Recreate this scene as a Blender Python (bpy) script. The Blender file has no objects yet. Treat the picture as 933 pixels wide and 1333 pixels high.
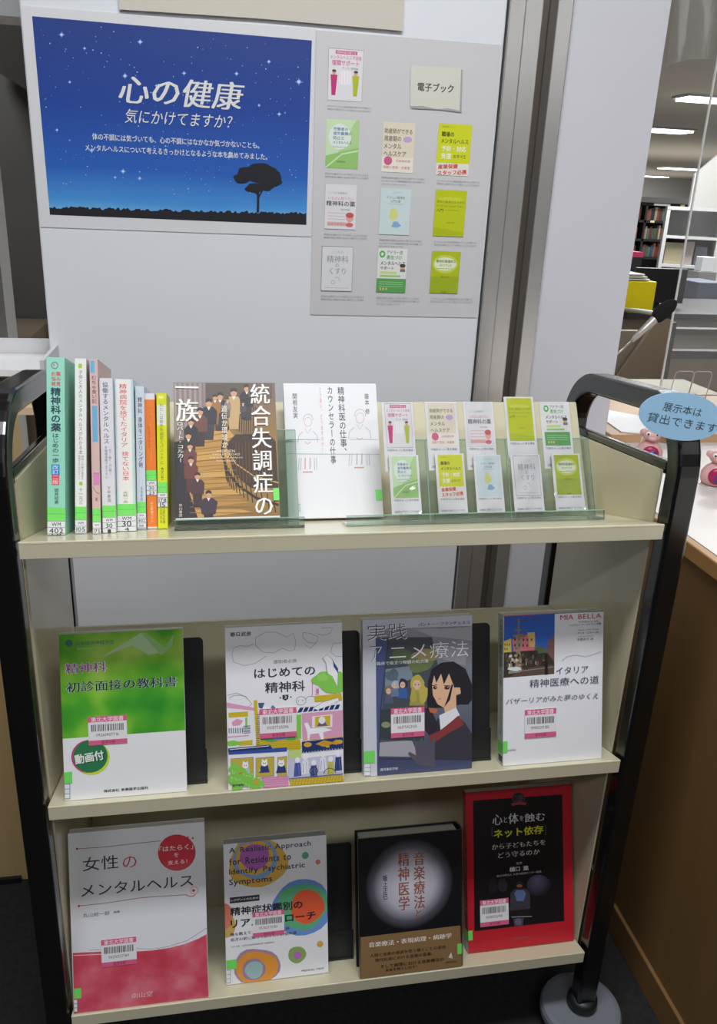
import bpy, bmesh, math, random
import numpy as np
from mathutils import Matrix, Vector
random.seed(7)
SC = bpy.context.scene
COL = SC.collection

# ------------------------------------------------------------------ camera, world, lights, exposure
FW, FH, FPX = 933, 1333, 1082.7
cam_d = bpy.data.cameras.new('camera'); cam = bpy.data.objects.new('camera', cam_d); COL.objects.link(cam)
cam_d.sensor_fit = 'VERTICAL'; cam_d.sensor_height = 24.0; cam_d.sensor_width = 24.0 * FW / FH
cam_d.lens = 24.0 * FPX / FH; cam_d.clip_start = 0.02; cam_d.clip_end = 200
_r = Vector((0.98385898, -0.17387089, 0.04231345)); _u = Vector((0.02310983, 0.35793638, 0.93345995)); _f = Vector((0.17744704, 0.9174151, -0.35617705))
_m = Matrix((( _r.x, _u.x, -_f.x, 0.20068), (_r.y, _u.y, -_f.y, -0.86315), (_r.z, _u.z, -_f.z, 1.24035), (0, 0, 0, 1)))
cam.matrix_world = _m
SC.camera = cam
w = bpy.data.worlds.new('world'); SC.world = w; w.use_nodes = True
w.node_tree.nodes['Background'].inputs[0].default_value = (0.80, 0.86, 1.0, 1); w.node_tree.nodes['Background'].inputs[1].default_value = 0.08
SC.view_settings.view_transform = 'Standard'; SC.view_settings.look = 'None'; SC.view_settings.gamma = 1.0
SC.view_settings.exposure = -0.13; SC.view_settings.use_curve_mapping = False
SC.cycles.use_denoising = True
SC.cycles.max_bounces = 8; SC.cycles.transparent_max_bounces = 24; SC.cycles.transmission_bounces = 8; SC.cycles.caustics_refractive = False
SC.cycles.caustics_reflective = False

def area(name, loc, sx, sy, power, color=(.965, .985, 1), rot=(0, 0, 0)):
    d = bpy.data.lights.new(name, 'AREA'); d.shape = 'RECTANGLE'; d.size = sx; d.size_y = sy; d.energy = power; d.color = color
    o = bpy.data.objects.new(name, d); COL.objects.link(o); o.location = loc; o.rotation_euler = rot; return o
# fluorescent ceiling tubes of the reading room, in rows along x
for yy, pw in ((-7.4, 17), (-6.3, 17), (-5.2, 17), (-4.2, 13)):  # rear strips moved and widened to brighten the steel frame's reflection
    area('ceiling_tube_light', (2.7, yy, 2.5), 3.4, 0.6, pw)
for xx in (-1.5, 0.5, 2.5):
    area('ceiling_tube_light', (xx, -2.0, 2.5), 1.25, 0.22, 15)
area('ceiling_tube_light', (0.3, -0.5, 2.5), 1.25, 0.22, 36)
area('corridor_fill', (-1.0, 2.25, 2.4), .5, .3, 17)  # added fill without a fixture, lifts the dark corridor
area('ceiling_tube_light', (2.4, 1.6, 2.5), 1.25, 0.22, 34)
area('ceiling_tube_light', (3.0, 3.4, 2.5), 1.6, 0.3, 95)
area('ceiling_tube_light', (5.2, 5.6, 2.5), 1.6, 0.3, 70)
area('ceiling_tube_light', (6.9, 9.3, 2.48), 3.0, .4, 130)
area('ceiling_tube_light', (12, 20, 2.48), 5.0, 1.0, 420)
area('ceiling_tube_light', (17, 33, 2.48), 6.0, 1.0, 420)

# ------------------------------------------------------------------ colours and materials
def lin(c):
    c = c / 255.0
    return c / 12.92 if c <= 0.04045 else ((c + 0.055) / 1.055) ** 2.4
def rgb(h):
    return (lin(int(h[0:2], 16)), lin(int(h[2:4], 16)), lin(int(h[4:6], 16)), 1)
_M = {}
def mat(name, hexc, rough=.5, metal=0, noise=0, nscale=20, bump=0, coat=0, stretch=None, spec=.5, hex2=None):
    if name in _M: return _M[name]
    m = bpy.data.materials.new(name); m.use_nodes = True; nt = m.node_tree; b = nt.nodes['Principled BSDF']
    b.inputs['Base Color'].default_value = rgb(hexc); b.inputs['Roughness'].default_value = rough; b.inputs['Metallic'].default_value = metal
    b.inputs['Coat Weight'].default_value = coat; b.inputs['Coat Roughness'].default_value = .08; b.inputs['Specular IOR Level'].default_value = spec
    if noise or bump:
        tc = nt.nodes.new('ShaderNodeTexCoord'); mp = nt.nodes.new('ShaderNodeMapping'); n = nt.nodes.new('ShaderNodeTexNoise')
        nt.links.new(tc.outputs['Object'], mp.inputs[0]); nt.links.new(mp.outputs[0], n.inputs['Vector'])
        n.inputs['Scale'].default_value = nscale; n.inputs['Detail'].default_value = 5
        if stretch: mp.inputs['Scale'].default_value = stretch
        if noise:
            mx = nt.nodes.new('ShaderNodeMix'); mx.data_type = 'RGBA'
            c = rgb(hexc); d = rgb(hex2) if hex2 else tuple(x * (1 - noise) for x in c[:3]) + (1,)
            mx.inputs[6].default_value = c; mx.inputs[7].default_value = d
            nt.links.new(n.outputs['Fac'], mx.inputs[0]); nt.links.new(mx.outputs[2], b.inputs['Base Color'])
        if bump:
            bp = nt.nodes.new('ShaderNodeBump'); bp.inputs['Strength'].default_value = bump; bp.inputs['Distance'].default_value = .002
            nt.links.new(n.outputs['Fac'], bp.inputs['Height']); nt.links.new(bp.outputs[0], b.inputs['Normal'])
    _M[name] = m; return m
def ink(hexc, rough=.38):
    return mat('ink_' + hexc, hexc, rough)
def clear(name, tint=(1, 1, 1), haze=.06, gloss=.12, rough=.03, hazec=(.9, .92, .92)):
    if name in _M: return _M[name]
    m = bpy.data.materials.new(name); m.use_nodes = True; nt = m.node_tree; nt.nodes.remove(nt.nodes['Principled BSDF'])
    out = nt.nodes['Material Output']; t = nt.nodes.new('ShaderNodeBsdfTransparent'); t.inputs[0].default_value = tint + (1,)
    g = nt.nodes.new('ShaderNodeBsdfGlossy'); g.inputs['Roughness'].default_value = rough
    d = nt.nodes.new('ShaderNodeBsdfDiffuse'); d.inputs[0].default_value = hazec + (1,)
    fr = nt.nodes.new('ShaderNodeFresnel'); fr.inputs[0].default_value = 1.45
    m1 = nt.nodes.new('ShaderNodeMixShader'); m1.inputs[0].default_value = haze
    m2 = nt.nodes.new('ShaderNodeMixShader')
    nt.links.new(t.outputs[0], m1.inputs[1]); nt.links.new(d.outputs[0], m1.inputs[2])
    mu = nt.nodes.new('ShaderNodeMath'); mu.operation = 'ADD'; mu.inputs[1].default_value = gloss * .3; mu.use_clamp = True
    nt.links.new(fr.outputs[0], mu.inputs[0]); nt.links.new(mu.outputs[0], m2.inputs[0])
    nt.links.new(m1.outputs[0], m2.inputs[1]); nt.links.new(g.outputs[0], m2.inputs[2]); nt.links.new(m2.outputs[0], out.inputs[0])
    _M[name] = m; return m
def ramp_mat(name, stops, kind='z', scale=1.0, cx=0, cz=0, noise=0, nscale=20, rough=.38, ell=1.0, d=4):
    """print colour that varies over the sheet itself: along its height ('z'), radially ('r') or cloudy ('n')"""
    if name in _M: return _M[name]
    m = bpy.data.materials.new(name); m.use_nodes = True; nt = m.node_tree; b = nt.nodes['Principled BSDF']
    b.inputs['Roughness'].default_value = rough
    tc = nt.nodes.new('ShaderNodeTexCoord'); mp = nt.nodes.new('ShaderNodeMapping'); nt.links.new(tc.outputs['Object'], mp.inputs[0])
    cr = nt.nodes.new('ShaderNodeValToRGB'); nt.links.new(cr.outputs[0], b.inputs['Base Color'])
    el = cr.color_ramp.elements
    while len(el) < len(stops): el.new(.5)
    for e, (pz, hc) in zip(el, stops): e.position = pz; e.color = rgb(hc)
    n = nt.nodes.new('ShaderNodeTexNoise'); n.inputs['Scale'].default_value = nscale; n.inputs['Detail'].default_value = d
    nt.links.new(tc.outputs['Object'], n.inputs['Vector'])
    if kind == 'n':
        mp2 = nt.nodes.new('ShaderNodeMapRange'); mp2.inputs['From Min'].default_value = .3; mp2.inputs['From Max'].default_value = .7
        nt.links.new(n.outputs['Fac'], mp2.inputs[0]); nt.links.new(mp2.outputs[0], cr.inputs[0]); _M[name] = m; return m
    sx = nt.nodes.new('ShaderNodeSeparateXYZ'); nt.links.new(mp.outputs[0], sx.inputs[0])
    if kind == 'z':
        mp.inputs['Scale'].default_value = (1, 1, 1 / scale); src = sx.outputs[2]
    else:
        mp.inputs['Location'].default_value = (-cx / scale, 0, -cz / scale / ell); mp.inputs['Scale'].default_value = (1 / scale, 0, 1 / scale / ell)
        ln = nt.nodes.new('ShaderNodeVectorMath'); ln.operation = 'LENGTH'; nt.links.new(mp.outputs[0], ln.inputs[0]); src = ln.outputs['Value']
    if noise:
        a = nt.nodes.new('ShaderNodeMath'); a.operation = 'MULTIPLY_ADD'; a.inputs[1].default_value = noise; 
        s = nt.nodes.new('ShaderNodeMath'); s.operation = 'SUBTRACT'; s.inputs[1].default_value = .5
        nt.links.new(n.outputs['Fac'], s.inputs[0]); nt.links.new(s.outputs[0], a.inputs[0]); nt.links.new(src, a.inputs[2]); src = a.outputs[0]
    nt.links.new(src, cr.inputs[0]); _M[name] = m; return m
def glow(name, hexc, strength):
    if name in _M: return _M[name]
    m = bpy.data.materials.new(name); m.use_nodes = True; b = m.node_tree.nodes['Principled BSDF']
    b.inputs['Emission Color'].default_value = rgb(hexc); b.inputs['Emission Strength'].default_value = strength; _M[name] = m; return m

M_DOOR = mat('white_door_paint', 'E3E5EB', .42, noise=.03, nscale=3)
M_COLUMN = mat('white_column_paint', 'D2D1D9', .6, noise=.03, nscale=4)
M_STEEL = mat('brushed_steel', 'D2CFCC', .24, .72, noise=.12, nscale=12, stretch=(60, 1, 1), bump=.05)
M_STEELD = mat('brushed_steel_recess_shade', '82786F', .34, .6, noise=.12, nscale=12, stretch=(60, 1, 1))  # darker copy of the steel; the groove's shade is put into the colour
M_CREAM = mat('cream_enamel', 'D3CCAF', .26, noise=.04, nscale=8, coat=.3)
M_CREAMLIP = mat('cream_enamel_lip', 'DAD3B8', .3, noise=.04, nscale=8)
M_BLACK = mat('black_enamel', '141415', .22, noise=.3, nscale=30, coat=.3)
M_BPLAST = mat('black_plastic', '18191B', .45, bump=.1, nscale=200)
M_GREYP = mat('grey_bumper_plastic', '777B84', .5, noise=.1)
M_PAPER = mat('paper_block', 'D9D6CC', .8, noise=.12, nscale=60, stretch=(1, 30, .2))
M_WHITE = mat('white_card', 'E8E8EA', .45)
M_CARPET = mat('charcoal_carpet', '363637', 1, noise=.6, nscale=90, bump=.9, stretch=(1, 1, 1), spec=.1)
M_OAK = mat('light_wood', 'CDAE7C', .5, noise=.16, nscale=7, stretch=(9, 9, .6))
M_EDGE = mat('wood_edge', 'B98A52', .5, noise=.2, nscale=7, stretch=(9, .6, 9))
M_CFRONT = mat('brown_counter_panel', '84633A', .6, noise=.16, nscale=9, stretch=(6, 6, .7))
M_DESK = mat('pale_desk_laminate', 'DCD5D0', .4, noise=.05, nscale=5)
M_CEIL = mat('ceiling_board', 'B4AFA8', .9, noise=.05, nscale=2)
M_WALL = mat('plain_wall', 'CFCFD0', .8, noise=.04, nscale=2)
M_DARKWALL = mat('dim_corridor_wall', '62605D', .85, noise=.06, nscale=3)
M_ACR = clear('clear_acrylic', (.84, .91, .86), .07, .2, hazec=(.62, .72, .66))
M_ACRE = mat('acrylic_edge', '8FB5A2', .15)
M_SLEEVE = clear('card_sleeve', (1, 1, 1), .015, .12, .05)
M_PART = clear('acrylic_partition', (.98, .985, .985), .06, .0)
M_PEDGE = mat('acrylic_cut_edge', 'E6E8E6', .2)

# ------------------------------------------------------------------ mesh helpers
def new_obj(name, me, parent=None, bev=0, smooth=False):
    o = bpy.data.objects.new(name, me); COL.objects.link(o)
    if parent is not None: o.parent = parent
    if bev:
        b = o.modifiers.new('bevel', 'BEVEL'); b.width = bev; b.segments = 2; b.limit_method = 'ANGLE'; b.angle_limit = math.radians(50)
    if smooth:
        for p in me.polygons: p.use_smooth = True
    return o
class MB:
    def __init__(s): s.v = []; s.f = []; s.mi = []; s.mats = []
    def m(s, mt):
        if mt not in s.mats: s.mats.append(mt)
        return s.mats.index(mt)
    def add(s, vs, fs, mt):
        n = len(s.v); s.v += [tuple(v) for v in vs]; s.f += [tuple(i + n for i in f) for f in fs]; k = s.m(mt); s.mi += [k] * len(fs); return s
    def box(s, x0, x1, y0, y1, z0, z1, mt):
        v = [(x, y, z) for z in (z0, z1) for y in (y0, y1) for x in (x0, x1)]
        return s.add(v, [(0, 2, 3, 1), (4, 5, 7, 6), (0, 1, 5, 4), (2, 6, 7, 3), (0, 4, 6, 2), (1, 3, 7, 5)], mt)
    def prism(s, pts, a0, a1, axis, mt):
        """polygon pts in the two other axes, extruded along axis"""
        n = len(pts)
        def P(p, a): return {'x': (a, p[0], p[1]), 'y': (p[0], a, p[1]), 'z': (p[0], p[1], a)}[axis]
        v = [P(p, a0) for p in pts] + [P(p, a1) for p in pts]
        return s.add(v, [tuple(range(n))[::-1], tuple(range(n, 2 * n))] + [(i, (i + 1) % n, n + (i + 1) % n, n + i) for i in range(n)], mt)
    def lathe(s, prof, cx, cy, cz, mt, n=28, sx=1, sy=1):
        v = []; f = []
        for (r, z) in prof:
            for k in range(n):
                a = 2 * math.pi * k / n; v.append((cx + sx * r * math.cos(a), cy + sy * r * math.sin(a), cz + z))
        for i in range(len(prof) - 1):
            for k in range(n):
                a, b = i * n + k, i * n + (k + 1) % n; f.append((a, b, b + n, a + n))
        f.append(tuple(range(n))[::-1]); f.append(tuple(range((len(prof) - 1) * n, len(prof) * n)))
        return s.add(v, f, mt)
    def tube(s, path, r, mt, n=12, up=None, radii=None, closed=False):
        path = [Vector(p) for p in path]; v = []; f = []
        ref = Vector(up) if up else Vector((0.13, .31, .94)); N = len(path)
        for i, p in enumerate(path):
            t = (path[min(i + 1, N - 1)] - path[max(i - 1, 0)]).normalized()
            a = t.cross(ref).normalized(); b = t.cross(a).normalized(); rr = radii[i] if radii else r
            for k in range(n):
                th = 2 * math.pi * k / n; v.append(p + a * math.cos(th) * rr + b * math.sin(th) * rr)
        for i in range(N - 1):
            for k in range(n):
                q, w_ = i * n + k, i * n + (k + 1) % n; f.append((q, w_, w_ + n, q + n))
        f.append(tuple(range(n))[::-1]); f.append(tuple(range((N - 1) * n, N * n)))
        return s.add(v, f, mt)
    def ball(s, cx, cy, cz, rx, ry, rz, mt, n=20, m=12):
        prof = []
        v = []; f = []
        for i in range(m + 1):
            ph = math.pi * i / m - math.pi / 2
            for k in range(n):
                a = 2 * math.pi * k / n; v.append((cx + rx * math.cos(ph) * math.cos(a), cy + ry * math.cos(ph) * math.sin(a), cz + rz * math.sin(ph)))
        for i in range(m):
            for k in range(n):
                q, w_ = i * n + k, i * n + (k + 1) % n; f.append((q, w_, w_ + n, q + n))
        return s.add(v, f, mt)
    def build(s, name, parent=None, bev=0, smooth=False, **props):
        me = bpy.data.meshes.new(name); me.from_pydata(s.v, [], s.f)
        for mt in s.mats: me.materials.append(mt)
        me.polygons.foreach_set('material_index', s.mi); me.update()
        o = new_obj(name, me, parent, bev, smooth)
        for k, v in props.items(): o[k] = v
        return o
def thing(name, label, category, group=None, loc=(0, 0, 0), mtx=None):
    o = bpy.data.objects.new(name, None); COL.objects.link(o); o.location = loc; o.empty_display_size = .02
    if mtx is not None: o.matrix_world = mtx
    o['label'] = label; o['category'] = category
    if group: o['group'] = group
    return o
def tag(o, label, category, group=None):
    o['label'] = label; o['category'] = category
    if group: o['group'] = group
    return o
def struct(o): o['kind'] = 'structure'; return o

# ------------------------------------------------------------------ lettering and flat print
_fc = bpy.data.curves.new('lettering', 'FONT'); _fc.resolution_u = 2; _fo = bpy.data.objects.new('lettering', _fc); COL.objects.link(_fo)
_G = {}
def glyph(ch, off):
    k = (ch, off)
    if k not in _G:
        _fc.body = ch; _fc.offset = off
        dg = bpy.context.evaluated_depsgraph_get(); me = bpy.data.meshes.new_from_object(_fo.evaluated_get(dg))
        vs = np.array([v.co[:2] for v in me.vertices]) if len(me.vertices) else np.zeros((0, 2))
        _G[k] = (vs, [tuple(p.vertices) for p in me.polygons]); bpy.data.meshes.remove(me)
    return _G[k]
def layout(s, mode='h', off=0.0, serif=False):
    """returns verts (x right, y down) and faces in em units"""
    V = []; F = []; D = []; n = 0; x = 0.0; y = 0.0
    for ch in s:
        wide = ord(ch) > 0x2E80
        if ch in ' \u3000':
            if mode == 'h': x += .45 if ch == ' ' else 1
            else: y += .5
            continue
        bd = max(off, 0) * .9; reps = ((0, 0), (.022, 0), (.044, 0)) if serif else ((0, 0),)
        if bd: reps = tuple((a_ + b_, c_) for a_, _ in reps for b_ in ((0, bd) if not serif else (0, bd * .6)) for c_ in (0, bd))
        adv = 1.0
        for kk, (dx, dy) in enumerate(reps):
            vs, fs = glyph(ch, min(off, 0) - (.012 if serif else 0))
            if not len(vs): continue
            a = np.array(vs)
            if not wide: adv = a[:, 0].max() + .07
            gx = a[:, 0] + dx; gy = .88 - a[:, 1] + dy
            if mode == 'v':
                if ch in 'ー（）「」～〜': gx, gy = 1 - gy + .0, gx.copy()
                elif ch in '、。': gx = gx + .55; gy = gy - .55
                elif not wide: gx = gx + (1 - adv) / 2
                gy = gy + y
            else: gx = gx + x
            V.append(np.stack([gx, gy], 1)); D.append(np.full(len(a), float(kk))); F += [tuple(i + n for i in f) for f in fs]; n += len(a)
        if mode == 'h': x += adv
        else: y += 1.0
    if not V: return None
    return np.concatenate(V), F, np.concatenate(D), y
def homog(src, dst):
    A = []; B = []
    for (x, y), (u, v) in zip(src, dst):
        A.append([x, y, 1, 0, 0, 0, -u * x, -u * y]); B.append(u); A.append([0, 0, 0, x, y, 1, -v * x, -v * y]); B.append(v)
    h = np.linalg.solve(np.array(A, float), np.array(B, float)); return np.append(h, 1).reshape(3, 3)
class Print:
    """flat printing on a sheet w x h; positions are given in the units of quad (TL, TR, BR, BL)"""
    def __init__(s, w, h, quad=None, lift=.00012, step=.000007):
        s.w = w; s.h = h; s.mb = MB(); s.l = lift; s.step = step
        quad = quad or [(0, 0), (1, 0), (1, 1), (0, 1)]
        s.H = homog(quad, [(0, 0), (1, 0), (1, 1), (0, 1)])
    def uv(s, pts):
        p = np.array(pts, float); q = np.concatenate([p, np.ones((len(p), 1))], 1) @ s.H.T; return q[:, :2] / q[:, 2:3]
    def put(s, uvs, faces, mt, dep=None):
        s.l += s.step
        uvs = np.clip(uvs, 0, 1)
        if dep is None: s.mb.add([(u * s.w, -s.l, (1 - v) * s.h) for u, v in uvs], faces, mt)
        else:
            s.mb.add([(u * s.w, -s.l - d * .000005, (1 - v) * s.h) for (u, v), d in zip(uvs, dep)], faces, mt); s.l += dep.max() * .000005
    def c(s, col): return col if not isinstance(col, str) else ink(col)
    def rect(s, col, x0, y0, x1, y1):
        (u0, v0), (u1, v1) = s.uv([(x0, y0), (x1, y1)]); s.put(np.array([(u0, v0), (u0, v1), (u1, v1), (u1, v0)]), [(0, 1, 2, 3)], s.c(col))
    def full(s, col): s.put(np.array([(0, 0), (0, 1), (1, 1), (1, 0)]), [(0, 1, 2, 3)], s.c(col))
    def poly(s, col, pts): s.put(s.uv(pts), [tuple(range(len(pts)))[::-1]], s.c(col))
    def ell(s, col, cx, cy, rx, ry, n=22, rough=0):
        pts = []
        for i in range(n):
            a = 2 * math.pi * i / n; k = 1 + rough * math.sin(3 * a + cx) + rough * .6 * math.sin(5 * a + cy)
            pts.append((cx + rx * k * math.cos(a), cy + ry * k * math.sin(a)))
        s.poly(col, pts)
    def line(s, col, wd, pts):
        pts = [Vector(p) for p in pts]; V = []; F = []
        for i, p in enumerate(pts):
            t = (pts[min(i + 1, len(pts) - 1)] - pts[max(i - 1, 0)]); t = t.normalized() if t.length > 0 else Vector((1, 0)); nn = Vector((-t.y, t.x)) * wd / 2
            V += [tuple(p + nn), tuple(p - nn)]
        for i in range(len(pts) - 1): F.append((2 * i, 2 * i + 1, 2 * i + 3, 2 * i + 2))
        s.put(s.uv(V), F, s.c(col))
    def ring(s, col, wd, cx, cy, rx, ry, a0=0, a1=360, n=20):
        s.line(col, wd, [(cx + rx * math.cos(math.radians(a0 + (a1 - a0) * i / n)), cy + ry * math.sin(math.radians(a0 + (a1 - a0) * i / n))) for i in range(n + 1)])
    def text(s, col, t, x0, y0, x1, y1, mode='h', bold=0.0, serif=False, shear=0.0, rot=0.0):
        L = layout(t, mode, bold, serif)
        if L is None: return
        V, F, DEP, _y = L; xc, yc = (x0 + x1) / 2, (y0 + y1) / 2
        if mode == 'h':
            e0, e1 = s.uv([(xc - 1e-3 * (x1 - x0), yc), (xc + 1e-3 * (x1 - x0), yc)]); f0, f1 = s.uv([(xc, yc - 1e-3 * (y1 - y0)), (xc, yc + 1e-3 * (y1 - y0))])
            du = (e1[0] - e0[0]) / 2e-3; dv = (f1[1] - f0[1]) / 2e-3; k = abs((e1[1] - e0[1]) / 2e-3); c0 = s.uv([(xc, yc)])[0]
            ink_ = (V[:, 1].max() - V[:, 1].min()) / max(V[:, 0].max() - V[:, 0].min(), .3); hn = du * s.w * ink_ / s.h
            if len(t) > 1: dv = min(max(dv - k, hn * .85), hn * 1.2)
            u0, u1, v0, v1 = c0[0] - du / 2, c0[0] + du / 2, c0[1] - dv / 2, c0[1] + dv / 2
        else: (u0, v0), (u1, v1) = s.uv([(x0, y0), (x1, y1)])
        lo = V.min(0); hi = V.max(0)
        if mode == 'h': lo[1] = min(lo[1], .05 if hi[1] - lo[1] < .6 else lo[1]); hi[1] = max(hi[1], .93 if hi[1] - lo[1] < .6 else hi[1])
        else: lo[0] = min(lo[0], .05); hi[0] = max(hi[0], .93)
        q = (V - lo) / np.maximum(hi - lo, 1e-6)
        U = u0 + q[:, 0] * (u1 - u0) + shear * (1 - q[:, 1]) * (v1 - v0) * s.h / s.w; Vv = v0 + q[:, 1] * (v1 - v0)
        if rot:
            cu, cv = (u0 + u1) / 2, (v0 + v1) / 2; a = math.radians(rot); X = (U - cu) * s.w; Y = (Vv - cv) * s.h
            U = cu + (X * math.cos(a) - Y * math.sin(a)) / s.w; Vv = cv + (X * math.sin(a) + Y * math.cos(a)) / s.h
        s.put(np.stack([U, Vv], 1), F, s.c(col), DEP)
    def sub(s, x0, y0, x1, y1):
        """a smaller picture on the same sheet, drawn in 0..1 units"""
        (u0, v0), (u1, v1) = s.uv([(x0, y0), (x1, y1)]); p = Print.__new__(Print); p.w = s.w; p.h = s.h; p.mb = s.mb; p.l = s.l; p.step = s.step
        p.H = np.array([[u1 - u0, 0, u0], [0, v1 - v0, v0], [0, 0, 1]]); return p
    def build(s, name, parent, **k): return s.mb.build(name, parent, **k)

def barcode_label(parent, P, x0, y0, x1, y1, slant=0, foot=True, num='0123456789'):
    (u0, v0), (u1, v1) = P.uv([(x0, y0), (x1, y1)])
    q = Print(P.w, P.h, lift=P.l + .0003)
    s = q.sub(u0, v0, u1, v1)
    s.rect('E6E4E8', 0, 0, 1, 1); s.rect('D8638C', 0, 0, 1, .2); s.text('F6E4EC', '東北大学図書', .08, .02, .92, .19, bold=.02)
    rr = random.Random(x0); x = .08
    while x < .9:
        ww = rr.choice((.012, .02, .03)); s.rect('55525A', x, .28, x + ww, .52); x += ww + rr.choice((.012, .018, .026))
    s.text('6C6A72', '0' + str(rr.randint(10**9, 10**10 - 1)), .2, .6, .78, .7)
    s.rect('D8638C', 0, .83, 1, 1)
    s.text('5A2A44', '医学分館', .34, .85, .68, .98)
    q.build('barcode_label', parent, label='white barcode sticker with pink bands')

def place(loc, yaw=0, lean=0, roll=0):
    return Matrix.Translation(loc) @ Matrix.Rotation(math.radians(yaw), 4, 'Z') @ Matrix.Rotation(-math.radians(lean), 4, 'X') @ Matrix.Rotation(math.radians(roll), 4, 'Y')

def book(label, w_, h, t, loc, lean, cover_hex, spine='left', group='books', yaw=0, hard=False, cover_mat=None, spine_hex=None, page_mat=None):
    """front cover lies in local x-z at y=0, thickness goes to +y"""
    raise_ = t * math.sin(math.radians(max(lean - TILT, 0))) + .0006 if loc[2] != Z2 and loc[2] != Z3 else t * math.sin(math.radians(max(lean - TILT, 0))) + .0006 - TT * loc[1]
    root = thing('book', label, 'book', group, mtx=place((loc[0], loc[1], loc[2] + raise_), yaw, lean))
    cm = cover_mat or ink(cover_hex); sm = ink(spine_hex) if spine_hex else cm; ct = .0022 if hard else .0005; g = .003 if hard else .0004
    c = MB(); c.box(0, w_, 0, ct, 0, h, cm); c.box(0, w_, t - ct, t, 0, h, cm)
    sx = (0, ct) if spine == 'left' else (w_ - ct, w_)
    if hard:   # rounded spine
        pts = []
        for i in range(9):
            a = math.pi * (i / 8) - math.pi / 2; x = math.cos(a) * .004; y = t / 2 + math.sin(a) * t / 2
            pts.append((w_ + x if spine == 'right' else -x, y))
        for i in range(9):
            a = math.pi / 2 - math.pi * (i / 8); x = math.cos(a) * .003 - .0015; y = t / 2 + math.sin(a) * (t / 2 - .002)
            pts.append((w_ + x if spine == 'right' else -x, y))
        c.prism(pts, 0, h, 'z', sm)
    else: c.box(sx[0], sx[1], ct, t - ct, 0, h, sm)
    c.build('cover', root)
    pg = MB(); x0 = ct if spine == 'left' else g; x1 = w_ - g if spine == 'left' else w_ - ct
    if hard: x0, x1 = (x0, x1) if spine == 'left' else (.004, w_ - .004)
    pg.box(x0, x1, ct, t - ct, g, h - g, page_mat or M_PAPER); pg.build('page_block', root)
    return root

# ------------------------------------------------------------------ the room
Z0 = 0.0
o = MB().prism([(-6, -9), (12, -9), (12, 1.3), (-6, 1.3)], -.05, 0, 'z', M_CARPET).build('floor'); struct(o)
o = MB().box(-6, 45, 1.3, 45, -.05, 0, mat('office_floor', 'B5B0A6', .6, noise=.05)).build('floor'); struct(o)
o = MB().box(-6, 45, -9, 45, 2.56, 2.62, M_CEIL).build('ceiling'); struct(o)
o = MB().box(-6, 12, -9.1, -9, 0, 2.56, M_WALL).build('wall_rear'); struct(o)
o = MB().box(3, 45, 38, 38.1, 0, 2.56, M_WALL).build('wall_far'); struct(o)
# white door leaf with steel frame
door = thing('door_1', 'white door', 'door'); del door['label']; del door['category']; struct(door)
MB().box(-.054, .688, .6, .64, .005, 2.1, M_DOOR).build('door_leaf', door, bev=.003)
fr = MB()
def jamb(x0, x1, y, m_): fr.box(x0, x1, y, .70, 0, 2.1, m_)
jamb(.690, .7165, .592, M_STEEL); jamb(.7175, .748, .598, M_STEEL); jamb(.748, .769, .625, M_STEELD); jamb(.769, .7955, .590, M_STEEL)
fr.build('door_frame', door, bev=.0015)
o = MB().box(.797, .9685, .6, .92, 0, 2.56, M_COLUMN).build('wall_column', bev=.002); struct(o)
o = MB().box(-.3, .797, .6, .72, 2.1, 2.56, M_COLUMN).build('wall_lintel'); struct(o)
# dim corridor with stairs behind the door's left edge
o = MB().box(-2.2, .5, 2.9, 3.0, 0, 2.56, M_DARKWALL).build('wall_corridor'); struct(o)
o = MB().box(-1.6, -.455, 2.15, 2.3, 0, 1.5, mat('pale_pillar', 'A7A6A3', .7)).build('wall_pillar'); struct(o)
o = MB().box(-2.2, .1, 1.0, 1.1, 1.523, 2.1, mat('soffit_paint', 'D4D5DA', .7)).build('trim_soffit'); struct(o)
st = MB(); M_STAIR = mat('brown_stair', '6B5E4E', .8, noise=.1)
st.prism([(-.62, 0), (-.30, 0), (-.30, .46), (-.36, .46), (-.36, .57), (-.43, .57), (-.43, .70), (-.62, .70)], 2.35, 2.85, 'y', M_STAIR)
tag(st.build('staircase', bev=.004), 'brown staircase in the dim corridor left of the white door', 'stairs')
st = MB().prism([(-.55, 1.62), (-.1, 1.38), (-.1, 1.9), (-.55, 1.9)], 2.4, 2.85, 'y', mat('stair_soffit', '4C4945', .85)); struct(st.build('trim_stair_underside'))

# light wood cabinet at the left with a pale tray
cb = thing('wooden_cabinet', 'light wooden cabinet on the carpet, left of the book truck', 'cabinet', loc=(-.45, .6, 0))
MB().box(-.35, .30, -.155, .17, .0, .885, M_OAK).build('cabinet_body', cb, bev=.002)
MB().box(-.355, .305, -.16, .175, .885, .90, mat('tan_top', 'D8BE93', .45)).build('cabinet_top', cb, bev=.002)
MB().box(-.35, .287, -.162, -.15, 0, .012, M_BPLAST).build('skid', cb, label='black rubber skid')
tr = thing('letter_tray', 'pale grey paper tray on the wooden cabinet, seen through the left handle', 'tray', loc=(-.13, .56, .90))
MB().box(-.10, .09, -.10, .10, .0005, .012, mat('tray_base', 'E2C7A4', .5)).build('tray_base', tr)
tb = MB(); tm = mat('tray_white', 'D5D4D6', .5)
tb.box(-.10, .09, .094, .10, .012, .085, tm); tb.box(-.10, -.094, -.10, .094, .012, .085, tm); tb.box(.084, .09, -.10, .094, .012, .085, tm); tb.box(-.094, .084, -.05, .09, .05, .06, M_WHITE)
tb.build('tray_box', tr)

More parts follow.
